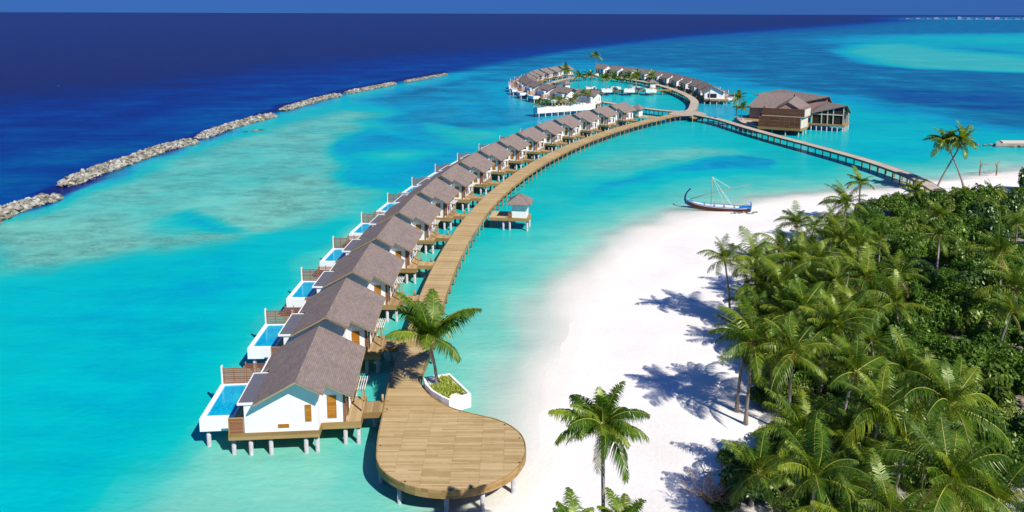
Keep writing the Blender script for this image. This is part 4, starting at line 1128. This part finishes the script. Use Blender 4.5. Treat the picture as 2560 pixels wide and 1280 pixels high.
# ------------------------------------------------------------------ breakwater of boulders
def hull(seed, n=14, flat=.75):
    r_ = random.Random(seed)
    bm = bmesh.new()
    for _ in range(n):
        v = Vector((r_.gauss(0, 1), r_.gauss(0, 1), r_.gauss(0, 1))).normalized()
        bm.verts.new((v.x * r_.uniform(.8, 1.15), v.y * r_.uniform(.7, 1.0), v.z * flat * r_.uniform(.8, 1.1)))
    bmesh.ops.convex_hull(bm, input=bm.verts)
    for v in [v for v in bm.verts if not v.link_faces]: bm.verts.remove(v)
    me = bpy.data.meshes.new('rock')
    bm.to_mesh(me); bm.free()
    me.materials.append(M['rock'])
    return me
ROCKS = [hull(i) for i in range(9)]
RV = [([tuple(v.co) for v in m_.vertices], [tuple(p.vertices) for p in m_.polygons]) for m_ in ROCKS]
def breakwater(pts, width, height, label, n_single, spacing=.78):
    st = resample(pts, 1.0)
    b0 = st[0][0]
    root = empty('breakwater', (b0.x, b0.y, 0), 0, label, 'breakwater', 'segments of the boulder breakwater')
    W2 = width / 2
    core = MB(); prev = None
    nst = len(st)
    for i, (p, t) in enumerate(st):
        e = min(1, (i + 1) / 4, (nst - i) / 4) ** .6
        nrm = Vector((t.y, -t.x))
        sec = []
        for a, z in ((-1.05, -1.2), (-.6, height * .5), (-.25, height * .72), (.25, height * .72), (.6, height * .5), (1.05, -1.2)):
            q = p + nrm * a * W2 * e - b0
            sec.append((q.x, q.y, z if z < 0 else z * e))
        if prev: core.add(prev + sec, [(j, j + 1, 6 + j + 1, 6 + j) for j in range(5)])
        prev = sec
    core.build('core', 'rock', root)
    spots = []
    i = 0.0
    while i < nst - 1:
        p, t = st[int(i)]
        e = min(1, (i + 1) / 4, (nst - i) / 4) ** .6
        nrm = Vector((t.y, -t.x))
        k = -1.0
        while k <= 1.0:
            a = k + rng.uniform(-.09, .09)
            z = height * max(-.05, .82 - .85 * abs(a) ** 1.6) * e + rng.uniform(-.15, .28)
            q = p + nrm * a * W2 * e + t * rng.uniform(-.5, .5)
            s = rng.choice((.34, .42, .5, .6, .7, .85)) * rng.uniform(.85, 1.15)
            spots.append((q, z, s))
            k += spacing / W2 * rng.uniform(.75, 1.1)
        i += spacing
    spots.sort(key=lambda s: s[0].y)
    rest = MB()
    for i, (q, z, s) in enumerate(spots):
        k = rng.randrange(9); e = (rng.uniform(-.5, .5), rng.uniform(-.5, .5), rng.uniform(0, 6.28))
        sc = (s, s * rng.uniform(.8, 1.2), s * rng.uniform(.75, 1.05))
        if i < n_single:
            o = link('rock', ROCKS[k], root)
            o.location = (q.x - b0.x, q.y - b0.y, z); o.rotation_euler = e; o.scale = sc
        else:
            mt = Matrix.LocRotScale(Vector((q.x - b0.x, q.y - b0.y, z)), __import__('mathutils').Euler(e), Vector(sc))
            rest.add([mt @ Vector(v) for v in RV[k][0]], RV[k][1])
    if rest.v: tag(rest.build('boulders', 'rock', root), kind='stuff')
    return root
BWL = ['boulder breakwater, the segment farthest from the ring villas, running out of the lagoon', 'longest boulder breakwater segment, second from the open near end', 'boulder breakwater segment third from the near end, with loose stones beside it', 'boulder breakwater segment, fourth from the near end', 'boulder breakwater segment, fifth from the near end', 'low last boulder breakwater segment, at the far end of the line']
BWP = [[(-99.3, 132.6), (-101.7, 142.6), (-101.0, 148.8), (-99.2, 153.9), (-97.4, 156.7)], [(-103.7, 167.7), (-104.4, 179.9), (-103.5, 197.9), (-102.2, 216.3), (-97.5, 226.9)], [(-100.2, 234.4), (-99.6, 253.0), (-97.1, 269.4), (-93.0, 288.1)], [(-94.5, 302.8), (-91.9, 324.9), (-88.2, 345.4), (-83.5, 359.4)], [(-82.9, 368.7), (-76.3, 390.9), (-66.1, 420.9)], [(-62.3, 431.1), (-54.3, 455.9), (-42.9, 486.9)]]
for i, pts in enumerate(BWP):
    breakwater(pts, [5.4, 5.6, 5.2, 5.0, 4.6, 3.6][i], [1.7, 1.8, 1.8, 1.7, 1.5, 1.1][i], BWL[i], [140, 160, 0, 0, 0, 0][i])
for i, (x, y, s) in enumerate([(-88.0, 250.5, 1.1), (-86.2, 252.3, .8), (-90.6, 248.0, .7)]):
    o = link('stone', ROCKS[i + 2]); o.location = (x, y, .05); o.scale = (s * 1.6, s, s * .55)
    tag(o, 'loose flat stone awash beside the third breakwater segment', 'stone', 'loose stones by the breakwater')

# groyne beyond the second beach
gr = empty('groyne', (150, 226, 0), .02, 'low straight stone groyne with pale top beyond the island beach', 'groyne')
MB().prism([(-1.5, -2.2), (40, -3.2), (40, 2.6), (2, 2.9)], -1.0, .95).build('groyne_body', 'rock', gr)
MB().prism([(1.5, -1.0), (40, -2.0), (40, 2.2), (3, 2.5)], .951, 1.25).build('groyne_cap', 'cream', gr)
for k in range(26):
    o = link('rock', ROCKS[k % 9], gr); s = rng.uniform(.4, .8)
    o.location = (-1.6 + k * .5 * rng.uniform(.9, 1.1) if k > 8 else rng.uniform(-6, -1), -2.4 + rng.uniform(-.3, .3) if k > 8 else rng.uniform(-1, 1.5), rng.uniform(-.05, .3)); o.scale = (s, s, s * .7)

# ------------------------------------------------------------------ sailing boat drawn up on the sand
def make_boat():
    bow, stern = Vector((36.3, 150.6)), Vector((48.9, 147.2))
    L = (bow - stern).length
    d = bow - stern
    bt = empty('sailing_boat', (stern.x, stern.y, -.12), math.atan2(d.y, d.x), 'traditional wooden sailing boat with curled prow beached at the waterline', 'boat')
    def bre(s): return 1.35 * (max(0, math.sin(math.pi * min(1, .16 + s * .84)))) ** .7 * (1 if s < .9 else max(.02, (1 - s) / .1) ** .6)
    def keel(s): return 0.0 + 1.15 * max(0, (s - .72) / .28) ** 2.2 + .15 * max(0, (.1 - s) / .1)
    def sheer(s): return 1.0 + .85 * max(0, (s - .5) / .5) ** 2.2 + .22 * max(0, (.15 - s) / .15)
    N = 26
    def strip(fr0, fr1, mat, name, out=0.0):
        b = MB()
        for side in (-1, 1):
            rows = []
            for i in range(N + 1):
                s = i / N; k0, sh = keel(s), sheer(s); B = bre(s) + out
                row = []
                for q in range(5):
                    f = fr0 + (fr1 - fr0) * q / 4
                    row.append((s * L, side * B * (math.sin(f * math.pi / 2) ** .75), k0 + (sh - k0) * (1 - math.cos(f * math.pi / 2)) ** .9))
                rows.append(row)
            vs = [p for r_ in rows for p in r_]
            fs = []
            for i in range(N):
                for q in range(4):
                    a = i * 5 + q
                    f_ = (a, a + 5, a + 6, a + 1)
                    fs.append(f_ if side < 0 else f_[::-1])
            b.add(vs, fs)
        return b.build(name, mat, bt, True)
    strip(0, .88, 'hull_red', 'hull')
    strip(.88, 1.0, 'hull_white', 'sheer_strake')
    # blue gunwale
    for side in (-1, 1):
        MB().tube([(i / N * L, side * bre(i / N), sheer(i / N) + .02) for i in range(N + 1)], .06, 5).build('gunwale', 'hull_blue', bt)
    dk = MB()
    vs = []
    for i in range(N + 1):
        s = i / N
        vs += [(s * L, -bre(s) * .96, sheer(s) - .16), (s * L, bre(s) * .96, sheer(s) - .16)]
    dk.add(vs, [(2 * i, 2 * i + 2, 2 * i + 3, 2 * i + 1) for i in range(N)])
    dk.build('deck', 'hull_white', bt)
    for k, x in enumerate((3.0, 5.0, 7.0, 9.0)):
        box('thwart', 'barge', bt, x, x + .25, -bre(x / L) * .9, bre(x / L) * .9, sheer(x / L) - .15, sheer(x / L) - .02)
    box('stern_deck', 'hull_blue', bt, .05, 2.0, -.95, .95, 1.0, 1.12)
    MB().tube([(.2, 0, .1), (-.05, 0, .9), (-.1, 0, 1.7), (.05, 0, 2.3)], [.22, .2, .14, .1], 8).build('sternpost', 'hull_blue', bt, True)
    MB().tube([(.1, 0, 1.6), (1.0, .1, 1.65), (1.7, .2, 1.4)], .04, 5).build('tiller', 'hull_navy', bt)
    stem = [(L * .93, 0, .75), (L * .985, 0, 1.15), (L * 1.005, 0, 1.8), (L * 1.005, 0, 2.6), (L * .985, 0, 3.3), (L * .955, 0, 3.85), (L * .925, 0, 4.25)]
    MB().tube(stem, [.2, .26, .22, .18, .15, .14, .2], 8).build('prow', 'hull_navy', bt, True)
    mx = L * .60
    MB().tube([(mx, 0, .3), (mx, 0, 7.1)], [.09, .06], 7).build('mast', 'barge', bt, True)
    MB().tube([(L * .93, .05, 1.95), (mx - .05, .12, 3.7), (L * .02, .3, 6.0)], [.07, .06, .03], 6).build('yard', 'barge', bt, True)
    for a, b_ in [((mx, 0, 7.0), (L * .32, .2, 4.95)), ((mx, 0, 7.0), (L * .38, 1.2, 1.15)), ((mx, 0, 7.0), (L * .25, 1.2, 1.1)), ((mx, 0, 7.0), (L * .30, -1.2, 1.1))]:
        MB().tube([a, b_], .028, 4).build('rope', 'rope', bt)
    return bt
make_boat()
for k in range(17):
    t = rng.random()
    x, y = 44.6 + 6.6 * t + rng.uniform(-.3, .3), 146.9 - 1.3 * t + rng.uniform(-.7, .5) + (.8 if t > .75 else -.4)
    s = rng.uniform(.16, .38)
    o = link('stone', ROCKS[k % 9]); o.location = (x, y, max(0, gz(x, y)) + s * .25); o.scale = (s * 1.3, s, s * .8); o.rotation_euler = (0, 0, rng.uniform(0, 6))
    tag(o, 'pale stone on the sand at the stern of the beached boat', 'stone', 'stones around the beached boat')

# swing standing in the shallows
sw = empty('swing', (121.1, 184.2, 0), 0, 'driftwood swing frame standing in the shallow water off the beach', 'swing')
for s in (-1, 1):
    MB().tube([(s * 2.1, 0, -1.5), (s * 2.15, 0, 1.8), (s * 2.0, 0, 2.6), (s * (2.9 if s > 0 else 2.2), .1, 3.6)], [.17, .15, .14, .07], 7).build('post', 'branch', sw, True)
    MB().tube([(s * 2.15, 0, 1.5), (s * 1.55, 0, 2.9)], [.12, .09], 6).build('fork', 'branch', sw, True)
    MB().tube([(s * .75, 0, 2.6), (s * .75, 0, .32)], .025, 4).build('rope', 'rope', sw)
MB().tube([(-2.3, 0, 2.55), (2.4, 0, 2.7)], .09, 6).build('crossbar', 'barge', sw, True)
box('seat', 'branch', sw, -.85, .85, -.2, .2, .25, .32)

# ------------------------------------------------------------------ far island with its town
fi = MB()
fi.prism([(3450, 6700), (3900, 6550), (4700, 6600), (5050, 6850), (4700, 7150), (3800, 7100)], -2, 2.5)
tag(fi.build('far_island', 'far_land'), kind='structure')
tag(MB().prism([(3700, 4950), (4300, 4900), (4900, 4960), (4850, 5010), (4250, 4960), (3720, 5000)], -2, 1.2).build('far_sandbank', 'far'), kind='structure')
r2 = random.Random(3)
for k in range(15):
    x = 3560 + k * 88 + r2.uniform(-20, 20); w_ = r2.uniform(18, 55); hh = [9, 14, 11, 18, 13, 30, 16, 14, 17, 26, 15, 10, 12, 11, 9][k] * .62
    b = MB()
    b.box(0, w_, 0, 25, 0, hh); b.box(w_ * .25, w_ * .7, 3, 20, hh, hh * 1.25)
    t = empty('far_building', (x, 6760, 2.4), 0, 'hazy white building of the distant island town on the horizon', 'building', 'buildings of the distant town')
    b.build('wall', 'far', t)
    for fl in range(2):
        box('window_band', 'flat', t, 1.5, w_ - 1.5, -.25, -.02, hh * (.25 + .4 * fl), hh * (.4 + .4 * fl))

# ------------------------------------------------------------------ palms
def make_frond(seed, e0, e1, L=1.0, mat='frond', pairs=46, hang=.5, twist=0.0, wide=1.0):
    """a feather palm leaf along +x: start elevation e0, end elevation e1 (degrees); unit length"""
    r_ = random.Random(seed)
    n = 12
    pts = [Vector((0, 0, 0))]
    for i in range(n):
        t = (i + .5) / n
        e = R(e0 + (e1 - e0) * t ** 1.25)
        y = R(twist * t * 40)
        pts.append(pts[-1] + Vector((math.cos(e) * math.cos(y), math.cos(e) * math.sin(y), math.sin(e))) / n)
    b = MB()
    b.mi = 1
    b.tube(pts, [.012 * (1 - .85 * i / n) for i in range(n + 1)], 4, False)
    b.mi = 0
    def at(t):
        f = t * n; i = min(int(f), n - 1)
        return pts[i].lerp(pts[i + 1], f - i), (pts[i + 1] - pts[i]).normalized()
    for k in range(pairs):
        t = .10 + .9 * (k + .5) / pairs
        p, d = at(t)
        side = d.cross(Vector((0, 0, 1)))
        side = side.normalized() if side.length > .05 else Vector((0, 1, 0))
        up = side.cross(d).normalized()
        ln = .27 * (math.sin(math.pi * min(1, .18 + .80 * t)) ** .75) + .03
        for s in (-1, 1):
            if r_.random() < .06: continue
            l_ = ln * r_.uniform(.72, 1.15)
            fw = .35 + .5 * t + r_.uniform(-.12, .12)
            dr = (side * s * 1.0 + d * fw + up * (.28 - .1 * t)).normalized()
            q1 = p + dr * l_ * .5 + Vector((0, 0, -hang * l_ * .22))
            dr2 = (dr + Vector((0, 0, -hang * r_.uniform(1.1, 2.2)))).normalized()
            q2 = q1 + dr2 * l_ * .6
            w = d * (.0066 * wide)
            b.add([p - w, p + w, q1 + w * 1.2, q1 - w * 1.2, q2], [(0, 1, 2, 3), (3, 2, 4)])
    return b.mesh('frond', [mat, 'rachis'])
def frond_set(w, p):
    f = lambda sd, a, b, hg, tw=0.0, mat='frond', q=1.0: make_frond(sd, a, b, mat=mat, pairs=int(p * q), hang=hg, twist=tw, wide=w)
    return {
     'up': [f(1, 80, 40, .45), f(2, 70, 12, .6, .5), f(3, 74, 25, .6, -.5)],
     'mid': [f(4, 52, -30, 1.0), f(5, 44, -45, 1.1, .5), f(6, 58, -12, .9, -.5), f(14, 40, -5, .9, .3)],
     'low': [f(7, 22, -58, 1.3), f(8, 10, -66, 1.3, .4), f(9, 28, -48, 1.2, -.4)],
     'hang': [f(10, -20, -82, 1.2), f(11, -30, -84, 1.2, 0, 'frond_old', .6), f(12, -12, -74, 1.2)],
     'old': [f(13, -35, -86, 1.3, 0, 'frond_old', .5)],
    }
FR_NEAR, FR_FAR, FR_FULL = frond_set(1.0, 46), frond_set(2.3, 26), frond_set(1.35, 60)
def coconuts(seed):
    r_ = random.Random(seed)
    b = MB()
    for k in range(11):
        a = r_.uniform(0, 6.28); c = Vector((math.cos(a) * r_.uniform(.2, .42), math.sin(a) * r_.uniform(.2, .42), r_.uniform(-.45, .0)))
        s = r_.uniform(.11, .15)
        vs = []
        for i, z in enumerate((-1, -.5, .5, 1)):
            rr = (0.25, .9, .9, .25)[i]
            for j in range(6): vs.append(c + Vector((math.cos(j * 1.047) * rr * s, math.sin(j * 1.047) * rr * s, z * s * 1.15)))
        fs = [(i * 6 + j, i * 6 + (j + 1) % 6, i * 6 + 6 + (j + 1) % 6, i * 6 + 6 + j) for i in range(3) for j in range(6)] + [tuple(range(5, -1, -1)), tuple(range(18, 24))]
        b.add(vs, fs)
    for k in range(8):
        a = r_.uniform(0, 6.28)
        b.tube([(0, 0, .1), (math.cos(a) * .4, math.sin(a) * .4, .15), (math.cos(a) * .75, math.sin(a) * .75, -.35)], .018, 3)
    return b.mesh('coconut_cluster', 'coconut', True)
NUTS = [coconuts(i) for i in range(3)]

def palm(x, y, z, top, L, n, label, group=None, seed=0, wind=0.0, windaz=math.pi, nuts=True, old=True, r0=.17, bend=.5, upright=1.0, cut=(.26, .60, .88), leaf=None):
    """top: crown point relative to the foot; L: frond length; wind: how far the crown is blown towards windaz"""
    r_ = random.Random(seed * 13 + 5)
    p = empty('palm_tree', (x, y, z), 0, label, 'palm tree', group)
    T = Vector(top)
    pts, rad = [], []
    N = 9
    for i in range(N + 1):
        t = i / N
        k = t ** (1 + bend)
        pts.append((T.x * k, T.y * k, T.z * t - .35 * (1 - t) ** 6))
        rad.append(r0 * (1.0 - .42 * t + .65 * max(0, 1 - t * 7)) * (1.12 if i % 2 else 1))
    MB().tube(pts, rad, 8).build('trunk', 'trunk', p, True)
    FR = leaf or (FR_FAR if y > 140 else FR_NEAR)
    a0 = r_.uniform(0, 6.28)
    tilt = r_.uniform(-.15, .15)
    for i in range(n):
        f = i / (n - 1)
        a = a0 + i * 2.39996 + r_.uniform(-.2, .2)
        a = a - wind * math.sin(a - windaz) * .9
        kind = 'up' if f < cut[0] * upright else 'mid' if f < cut[1] else 'low' if f < (cut[2] if old else 1.01) else 'hang'
        ms = FR[kind]
        if kind == 'hang' and r_.random() < .3: ms = FR['old']
        o = link('frond', ms[r_.randrange(len(ms))], p)
        s = L * r_.uniform(.72, 1.1) * (.82 if kind == 'up' and f < .1 else 1)
        o.location = T + Vector((math.cos(a) * .06, math.sin(a) * .06, .12 - .25 * f))
        o.scale = (s, s, s)
        o.rotation_euler = (r_.uniform(-.3, .3), -wind * .3 * math.cos(a - windaz) + r_.uniform(-.2, .2) + tilt * math.cos(a), a)
    if nuts:
        o = link('coconut_cluster', NUTS[r_.randrange(3)], p); o.location = T + Vector((0, 0, -.12)); o.rotation_euler = (0, 0, r_.uniform(0, 6)); o.scale = (L / 4.2,) * 3
    return p

def palm_from(foot, crown, zc, L, n, label, **k):
    """foot and crown as plan points"""
    z = k.pop('z', None)
    if z is None: z = gz(*foot)
    return palm(foot[0], foot[1], z, (crown[0] - foot[0], crown[1] - foot[1], zc - z), L, n, label, **k)

# solitary palms
palm(-7.52, 70.15, 2.75, (-.78, .15, 4.75), 5.9, 15, 'leafy palm with slanting trunk growing in the planter by the round deck', seed=3, nuts=False, old=False, wind=.45, windaz=2.3, cut=(.5, 1.01, 1.1), leaf=FR_FULL)
palm_from((5.9, 41.3), (5.58, 41.68), 15.2, 3.3, 26, 'lone palm on the open white sand beside the lagoon', seed=8, bend=.2, upright=.6, leaf=FR_FULL)
palm_from((28.06, 90.07), (26.92, 89.92), 9.4, 3.6, 17, 'slim palm at the grove edge, its bare trunk rising from open sand', seed=11)
palm_from((68.66, 142.32), (65.86, 136.52), 8.8, 3.3, 12, 'small-headed slender palm rising above the bushes near the pier', seed=12, old=False, wind=.4)
palm_from((58.09, 96.84), (60.16, 100.43), 9.2, 3.6, 15, 'tall bent palm with grey trunk standing alone among green bushes', seed=13)
palm_from((62.85, 90.46), (62.93, 91.86), 9.5, 4.2, 18, 'tall straight palm with orange coconuts above the bushes', seed=14, wind=.3)
palm_from((103.9, 165.7), (98.3, 165.2), 11.6, 4.6, 22, 'crossed palm leaning towards the pier, beside its twin', seed=15, wind=.7, windaz=2.9, r0=.2, group='pair of crossed palms', bend=.15)
palm_from((95.1, 162.5), (100.9, 163.2), 12.0, 4.9, 22, 'crossed palm leaning away from the pier, beside its twin', seed=16, wind=.6, windaz=2.6, r0=.2, group='pair of crossed palms', bend=.15)
palm_from((4.0, 43.0), (3.86, 40.29), 9.0, 2.7, 14, 'palm showing only its crown, nearer the round deck than the lone palm', seed=17, nuts=False, old=False, leaf=FR_FULL)
palm_from((7.3, 42.2), (6.68, 39.87), 9.6, 2.8, 15, 'palm whose crown hides the foot of the lone palm', seed=18, nuts=False, old=False, wind=.3, leaf=FR_FULL)

# the grove: crown point (as seen on a level plane) and height
GROVE = [
 ((22.96, 66.22), 9.3, 4.2, 20), ((25.96, 64.35), 9.0, 4.3, 22), ((32.82, 70.77), 8.8, 4.2, 20), ((22.93, 68.38), 9.0, 3.9, 16),
 ((28.76, 53.41), 9.5, 4.9, 20), ((34.57, 54.16), 9.6, 4.9, 22), ((21.18, 47.01), 8.2, 4.4, 20), ((30.47, 46.91), 8.0, 4.5, 18),
 ((30.72, 90.05), 9.0, 4.3, 18), ((43.77, 110.10), 8.2, 4.2, 18), ((46.92, 110.79), 7.5, 4.0, 16), ((56.16, 120.58), 8.8, 4.8, 20),
 ((78.41, 140.05), 6.2, 4.3, 16), ((37.16, 98.51), 8.0, 4.4, 17), ((37.35, 92.14), 8.3, 4.4, 18), ((29.41, 87.55), 5.2, 4.0, 16),
 ((28.76, 80.73), 5.5, 4.2, 16), ((32.72, 86.30), 7.4, 4.4, 18), ((40.83, 94.20), 7.6, 4.4, 18), ((39.16, 85.71), 8.0, 4.4, 18),
 ((32.44, 78.13), 7.8, 4.4, 18), ((25.89, 69.34), 6.8, 4.4, 18), ((48.04, 104.56), 7.4, 4.2, 16), ((44.31, 88.59), 7.2, 4.2, 16),
 ((49.84, 102.07), 7.0, 4.2, 16), ((31.55, 70.61), 7.5, 4.4, 18), ((31.00, 62.47), 8.2, 4.5, 18), ((36.37, 63.68), 7.6, 4.5, 18),
 ((23.54, 55.11), 6.6, 4.4, 18), ((38.98, 75.58), 5.0, 4.0, 15), 
 ((38.02, 62.60), 7.0, 4.4, 16), ((61.35, 86.00), 7.2, 4.4, 16),
 ((81.45, 115.35), 6.8, 4.2, 15), ((89.51, 142.77), 4.6, 3.6, 14), ((87.47, 141.91), 4.0, 3.2, 12),
 
 ((44.63, 81.83), 6.8, 4.2, 15), 
 ((19.53, 53.37), 4.4, 4.0, 15), ((26.87, 50.53), 6.0, 4.4, 16), ((30.46, 52.46), 7.4, 4.5, 17), 
 ((27.29, 54.84), 6.6, 4.4, 16), ((36.60, 91.21), 6.2, 4.2, 16), ((30.98, 87.62), 7.0, 4.2, 16), ((37.52, 86.55), 6.4, 4.2, 15),
 ((38.21, 79.92), 6.6, 4.2, 16), ((33.86, 46.68), 6.5, 4.4, 15),
 ((25.72, 45.40), 6.5, 4.4, 15), ((23.14, 45.52), 5.5, 4.2, 14), ((30.44, 73.75), 5.6, 4.2, 15),
  ((43.68, 103.87), 7.0, 3.8, 16), ((51.07, 113.63), 7.2, 3.9, 16), ((34.89, 95.99), 6.4, 3.8, 15), ((45.84, 95.75), 6.8, 3.9, 15), ((37.85, 89.96), 7.2, 4.0, 16), ((30.73, 78.73), 6.6, 4.0, 16),
 ((35.21, 79.24), 6.4, 4.0, 16), ((40.06, 80.89), 6.2, 4.0, 15), ((55.58, 107.83), 6.4, 3.8, 14), ((51.44, 93.91), 5.8, 3.8, 14), ((56.62, 79.59), 6.8, 4.0, 15), ((33.88, 71.14), 6.4, 4.0, 16), ((75.00, 125.79), 5.2, 3.6, 13), ((97.26, 146.20), 4.6, 3.4, 12),
]
for i, ((x, y), zc, L, n) in enumerate(GROVE):
    rr = random.Random(i + 400)
    fx, fy = x + rr.uniform(-1.2, 1.2), y + rr.uniform(-1.0, 1.0)
    palm_from((fx, fy), (x, y), zc, L * rr.uniform(.78, 1.12), (n + rr.randrange(-1, 9) if i not in (0, 1, 3, 8) else 15), 'tall palm with orange coconut clusters standing in the island grove' if zc > 7 else 'lower leafy palm without coconuts standing in the island grove', group='palms of the island grove', seed=i + 40, nuts=zc > 7, wind=rr.uniform(.2, .6), windaz=rr.uniform(2.0, 3.0))

# palms of the ring and the planters
RP = 'young palms in the walkway planters'
for i, (x, y, z, h_, L) in enumerate([(46.6, 366.2, 3.1, 6.8, 4.6), (57.8, 366.3, 3.1, 7.6, 4.4), (69.4, 366.3, 3.1, 8.2, 4.6), (40.2, 375.8, 3.1, 7.6, 4.6), (52.4, 375.4, 3.1, 6.6, 4.6), (63.2, 375.2, 3.1, 7.2, 4.6)]):
    palm(x, y, z, (rng.uniform(-.3, .3), 0, h_ * .8), L, 14, 'palm in the %s white planter on the %s side of the cross walkway' % (ORD[i % 3], 'near' if i < 3 else 'far'), group=RP, seed=i + 150, old=False, wind=.5, windaz=2.8, r0=.14)
palm(51.9, 459.8, 3.2, (.3, 0, 11.0), 5.0, 17, 'tall lone palm in the far gap between the ring villas', seed=170, wind=.9, windaz=3.0, old=False, r0=.2)
palm(34.2, 379.0, 1.2, (.2, 0, 7.4), 4.6, 16, 'palm beside the half-hidden hut inside the ring', seed=171, old=False, wind=.5)
palm(29.2, 398.0, .9, (.0, 0, 9.0), 4.6, 16, 'palm growing by the inner edge of the far ring walkway', seed=172, old=False, wind=.4)
for i in range(9):
    t = (i + .6) / 9.4
    x, y = 9.1 + 24.1 * t, 287.3 + 13.6 * t
    palm(x, y, 3.5, (rng.uniform(-.4, .4), 0, [1.7, 2.0, 3.0, 2.4, 2.8, 1.6, 3.2, 4.6, 4.2][i]), [3.0, 2.6, 2.8, 2.6, 3.0, 2.8, 2.6, 2.9, 2.7][i], 12, 'small palm growing out of the long white planter', group='small palms in the long planter', seed=i + 180, nuts=False, old=i % 2 == 0, r0=.1)
palm(81.5, 266.6, 2.58, (.2, 0, 7.6), 4.0, 18, 'darker taller palm on the restaurant terrace', seed=190, r0=.17)
palm(82.4, 263.2, 2.58, (-.2, 0, 4.2), 3.6, 14, 'short yellow-green palm on the restaurant terrace', seed=191, nuts=False, old=False)

# ------------------------------------------------------------------ shrubs
def make_shrub(seed, leaves=2600, leaf=.2, lobes=9, squash=.8, mat='shrub'):
    r_ = random.Random(seed)
    lb = [(Vector((r_.uniform(-.55, .55), r_.uniform(-.55, .55), r_.uniform(.25, .62) * squash)), r_.uniform(.30, .52)) for _ in range(lobes)]
    b = MB()
    for _ in range(leaves):
        c, rad = lb[r_.randrange(lobes)]
        d = Vector((r_.gauss(0, 1), r_.gauss(0, 1), abs(r_.gauss(.25, .9)))).normalized()
        p = c + d * rad * r_.uniform(.72, 1.06)
        p.z = max(.02, p.z)
        nrm = (d + Vector((r_.uniform(-.7, .7), r_.uniform(-.7, .7), r_.uniform(-.1, .8)))).normalized()
        a = nrm.cross(Vector((r_.uniform(-1, 1), r_.uniform(-1, 1), r_.uniform(-1, 1)))).normalized()
        q = nrm.cross(a)
        s = leaf * r_.uniform(.6, 1.2) * .30
        b.add([p - a * s, p - q * s * .6, p + a * s * 1.2, p + q * s * .6], [(0, 1, 2, 3)])
    return b.mesh('shrub', mat)
SH = [make_shrub(i + 1, leaves=2400 + 300 * (i % 3), leaf=[.22, .26, .18, .24, .2][i], lobes=[9, 7, 11, 8, 10][i]) for i in range(5)]
SH += [make_shrub(11, 2200, .3, 8, .8, 'shrub_b'), make_shrub(12, 2600, .2, 12, .9, 'shrub_b'), make_shrub(13, 2600, .24, 9, .9, 'shrub_c'), make_shrub(14, 2200, .34, 7, .9, 'shrub_c')]
r3 = random.Random(21)
spots = []
xs_ = [p[0] for p in VEG]; ys_ = [p[1] for p in VEG]
cand = [(r3.uniform(min(xs_), max(xs_)), r3.uniform(min(ys_), max(ys_))) for _ in range(9000)]
ca = np.array(cand)
ins = sdist(ca[:, 0], ca[:, 1], VEG)
for (x, y), dd in zip(cand, ins):
    if dd < .9 or len(spots) >= 298: continue
    if abs(x) / max(y, 1) > .84 or y < 42: continue
    if math.hypot(x - 51.2, y - 90.5) < 3.2: continue                 # small sandy clearing
    gap = 2.35 + .0075 * y
    if all((x - a) ** 2 + (y - b_) ** 2 > gap * gap for a, b_, _ in spots): spots.append((x, y, dd))
spots.sort(key=lambda s: s[1])
for i, (x, y, dd) in enumerate(spots):
    s = r3.uniform(1.9, 2.9) * (0.72 if dd < 2.5 else 1.0) * (1 + .0014 * y)
    hz = s * r3.uniform(.8, 1.15) * (1.6 if x / y > .52 and dd > 5 and r3.random() < .7 else 1)
    o = link('shrub', SH[r3.choice((0, 1, 2, 3, 4, 0, 2, 5, 6, 7, 8))])
    o.location = (x, y, gz(x, y) - .1); o.scale = (s, s, hz); o.rotation_euler = (0, 0, r3.uniform(0, 6.28))
    tag(o, 'low rounded shrub at the sandy edge of the island grove' if dd < 2.5 else 'tall bushy green shrub rising above the undergrowth of the grove' if hz > 3.6 else 'dense green leafy shrub in the undergrowth of the grove', 'shrub', 'shrubs of the island undergrowth')

for i, (x, y, s, hz) in enumerate([(117.2, 163.6, 2.8, 6.0), (119.6, 161.6, 3.2, 7.6), (114.6, 160.0, 2.6, 4.4)]):
    o = link('shrub', SH[7 + i % 2]); o.location = (x, y, gz(x, y) - .1); o.scale = (s, s, hz); o.rotation_euler = (0, 0, i * 2.1)
    tag(o, 'tall dark bushy tree at the end of the second beach', 'tree', 'dark trees by the second beach')

# dry leafless bush at the grove edge
def dead_bush(x, y):
    d = empty('dead_bush', (x, y, gz(x, y)), 0, 'dry leafless brown bush tangled at the sandy edge of the grove', 'bush')
    r_ = random.Random(5)
    for k in range(14):
        b = MB()
        a = r_.uniform(0, 6.28)
        def grow(p, dr, L, rad, lev):
            q = p + dr * L
            m_ = p.lerp(q, .5) + Vector((r_.uniform(-.1, .1), r_.uniform(-.1, .1), r_.uniform(-.05, .1))) * L
            b.tube([p, m_, q], [rad, rad * .85, rad * .65], 4, False)
            if lev < 4:
                for _ in range(2 if lev else 3):
                    nd = (dr + Vector((r_.uniform(-.9, .9), r_.uniform(-.9, .9), r_.uniform(-.45, .6)))).normalized()
                    grow(q, nd, L * r_.uniform(.62, .85), rad * .68, lev + 1)
        grow(Vector((0, 0, -.1)), Vector((math.cos(a) * .7, math.sin(a) * .7, r_.uniform(.4, 1.1))).normalized(), r_.uniform(.7, 1.1), .06, 0)
        b.build('branch', 'branch', d)
dead_bush(*(15.80, 54.46))
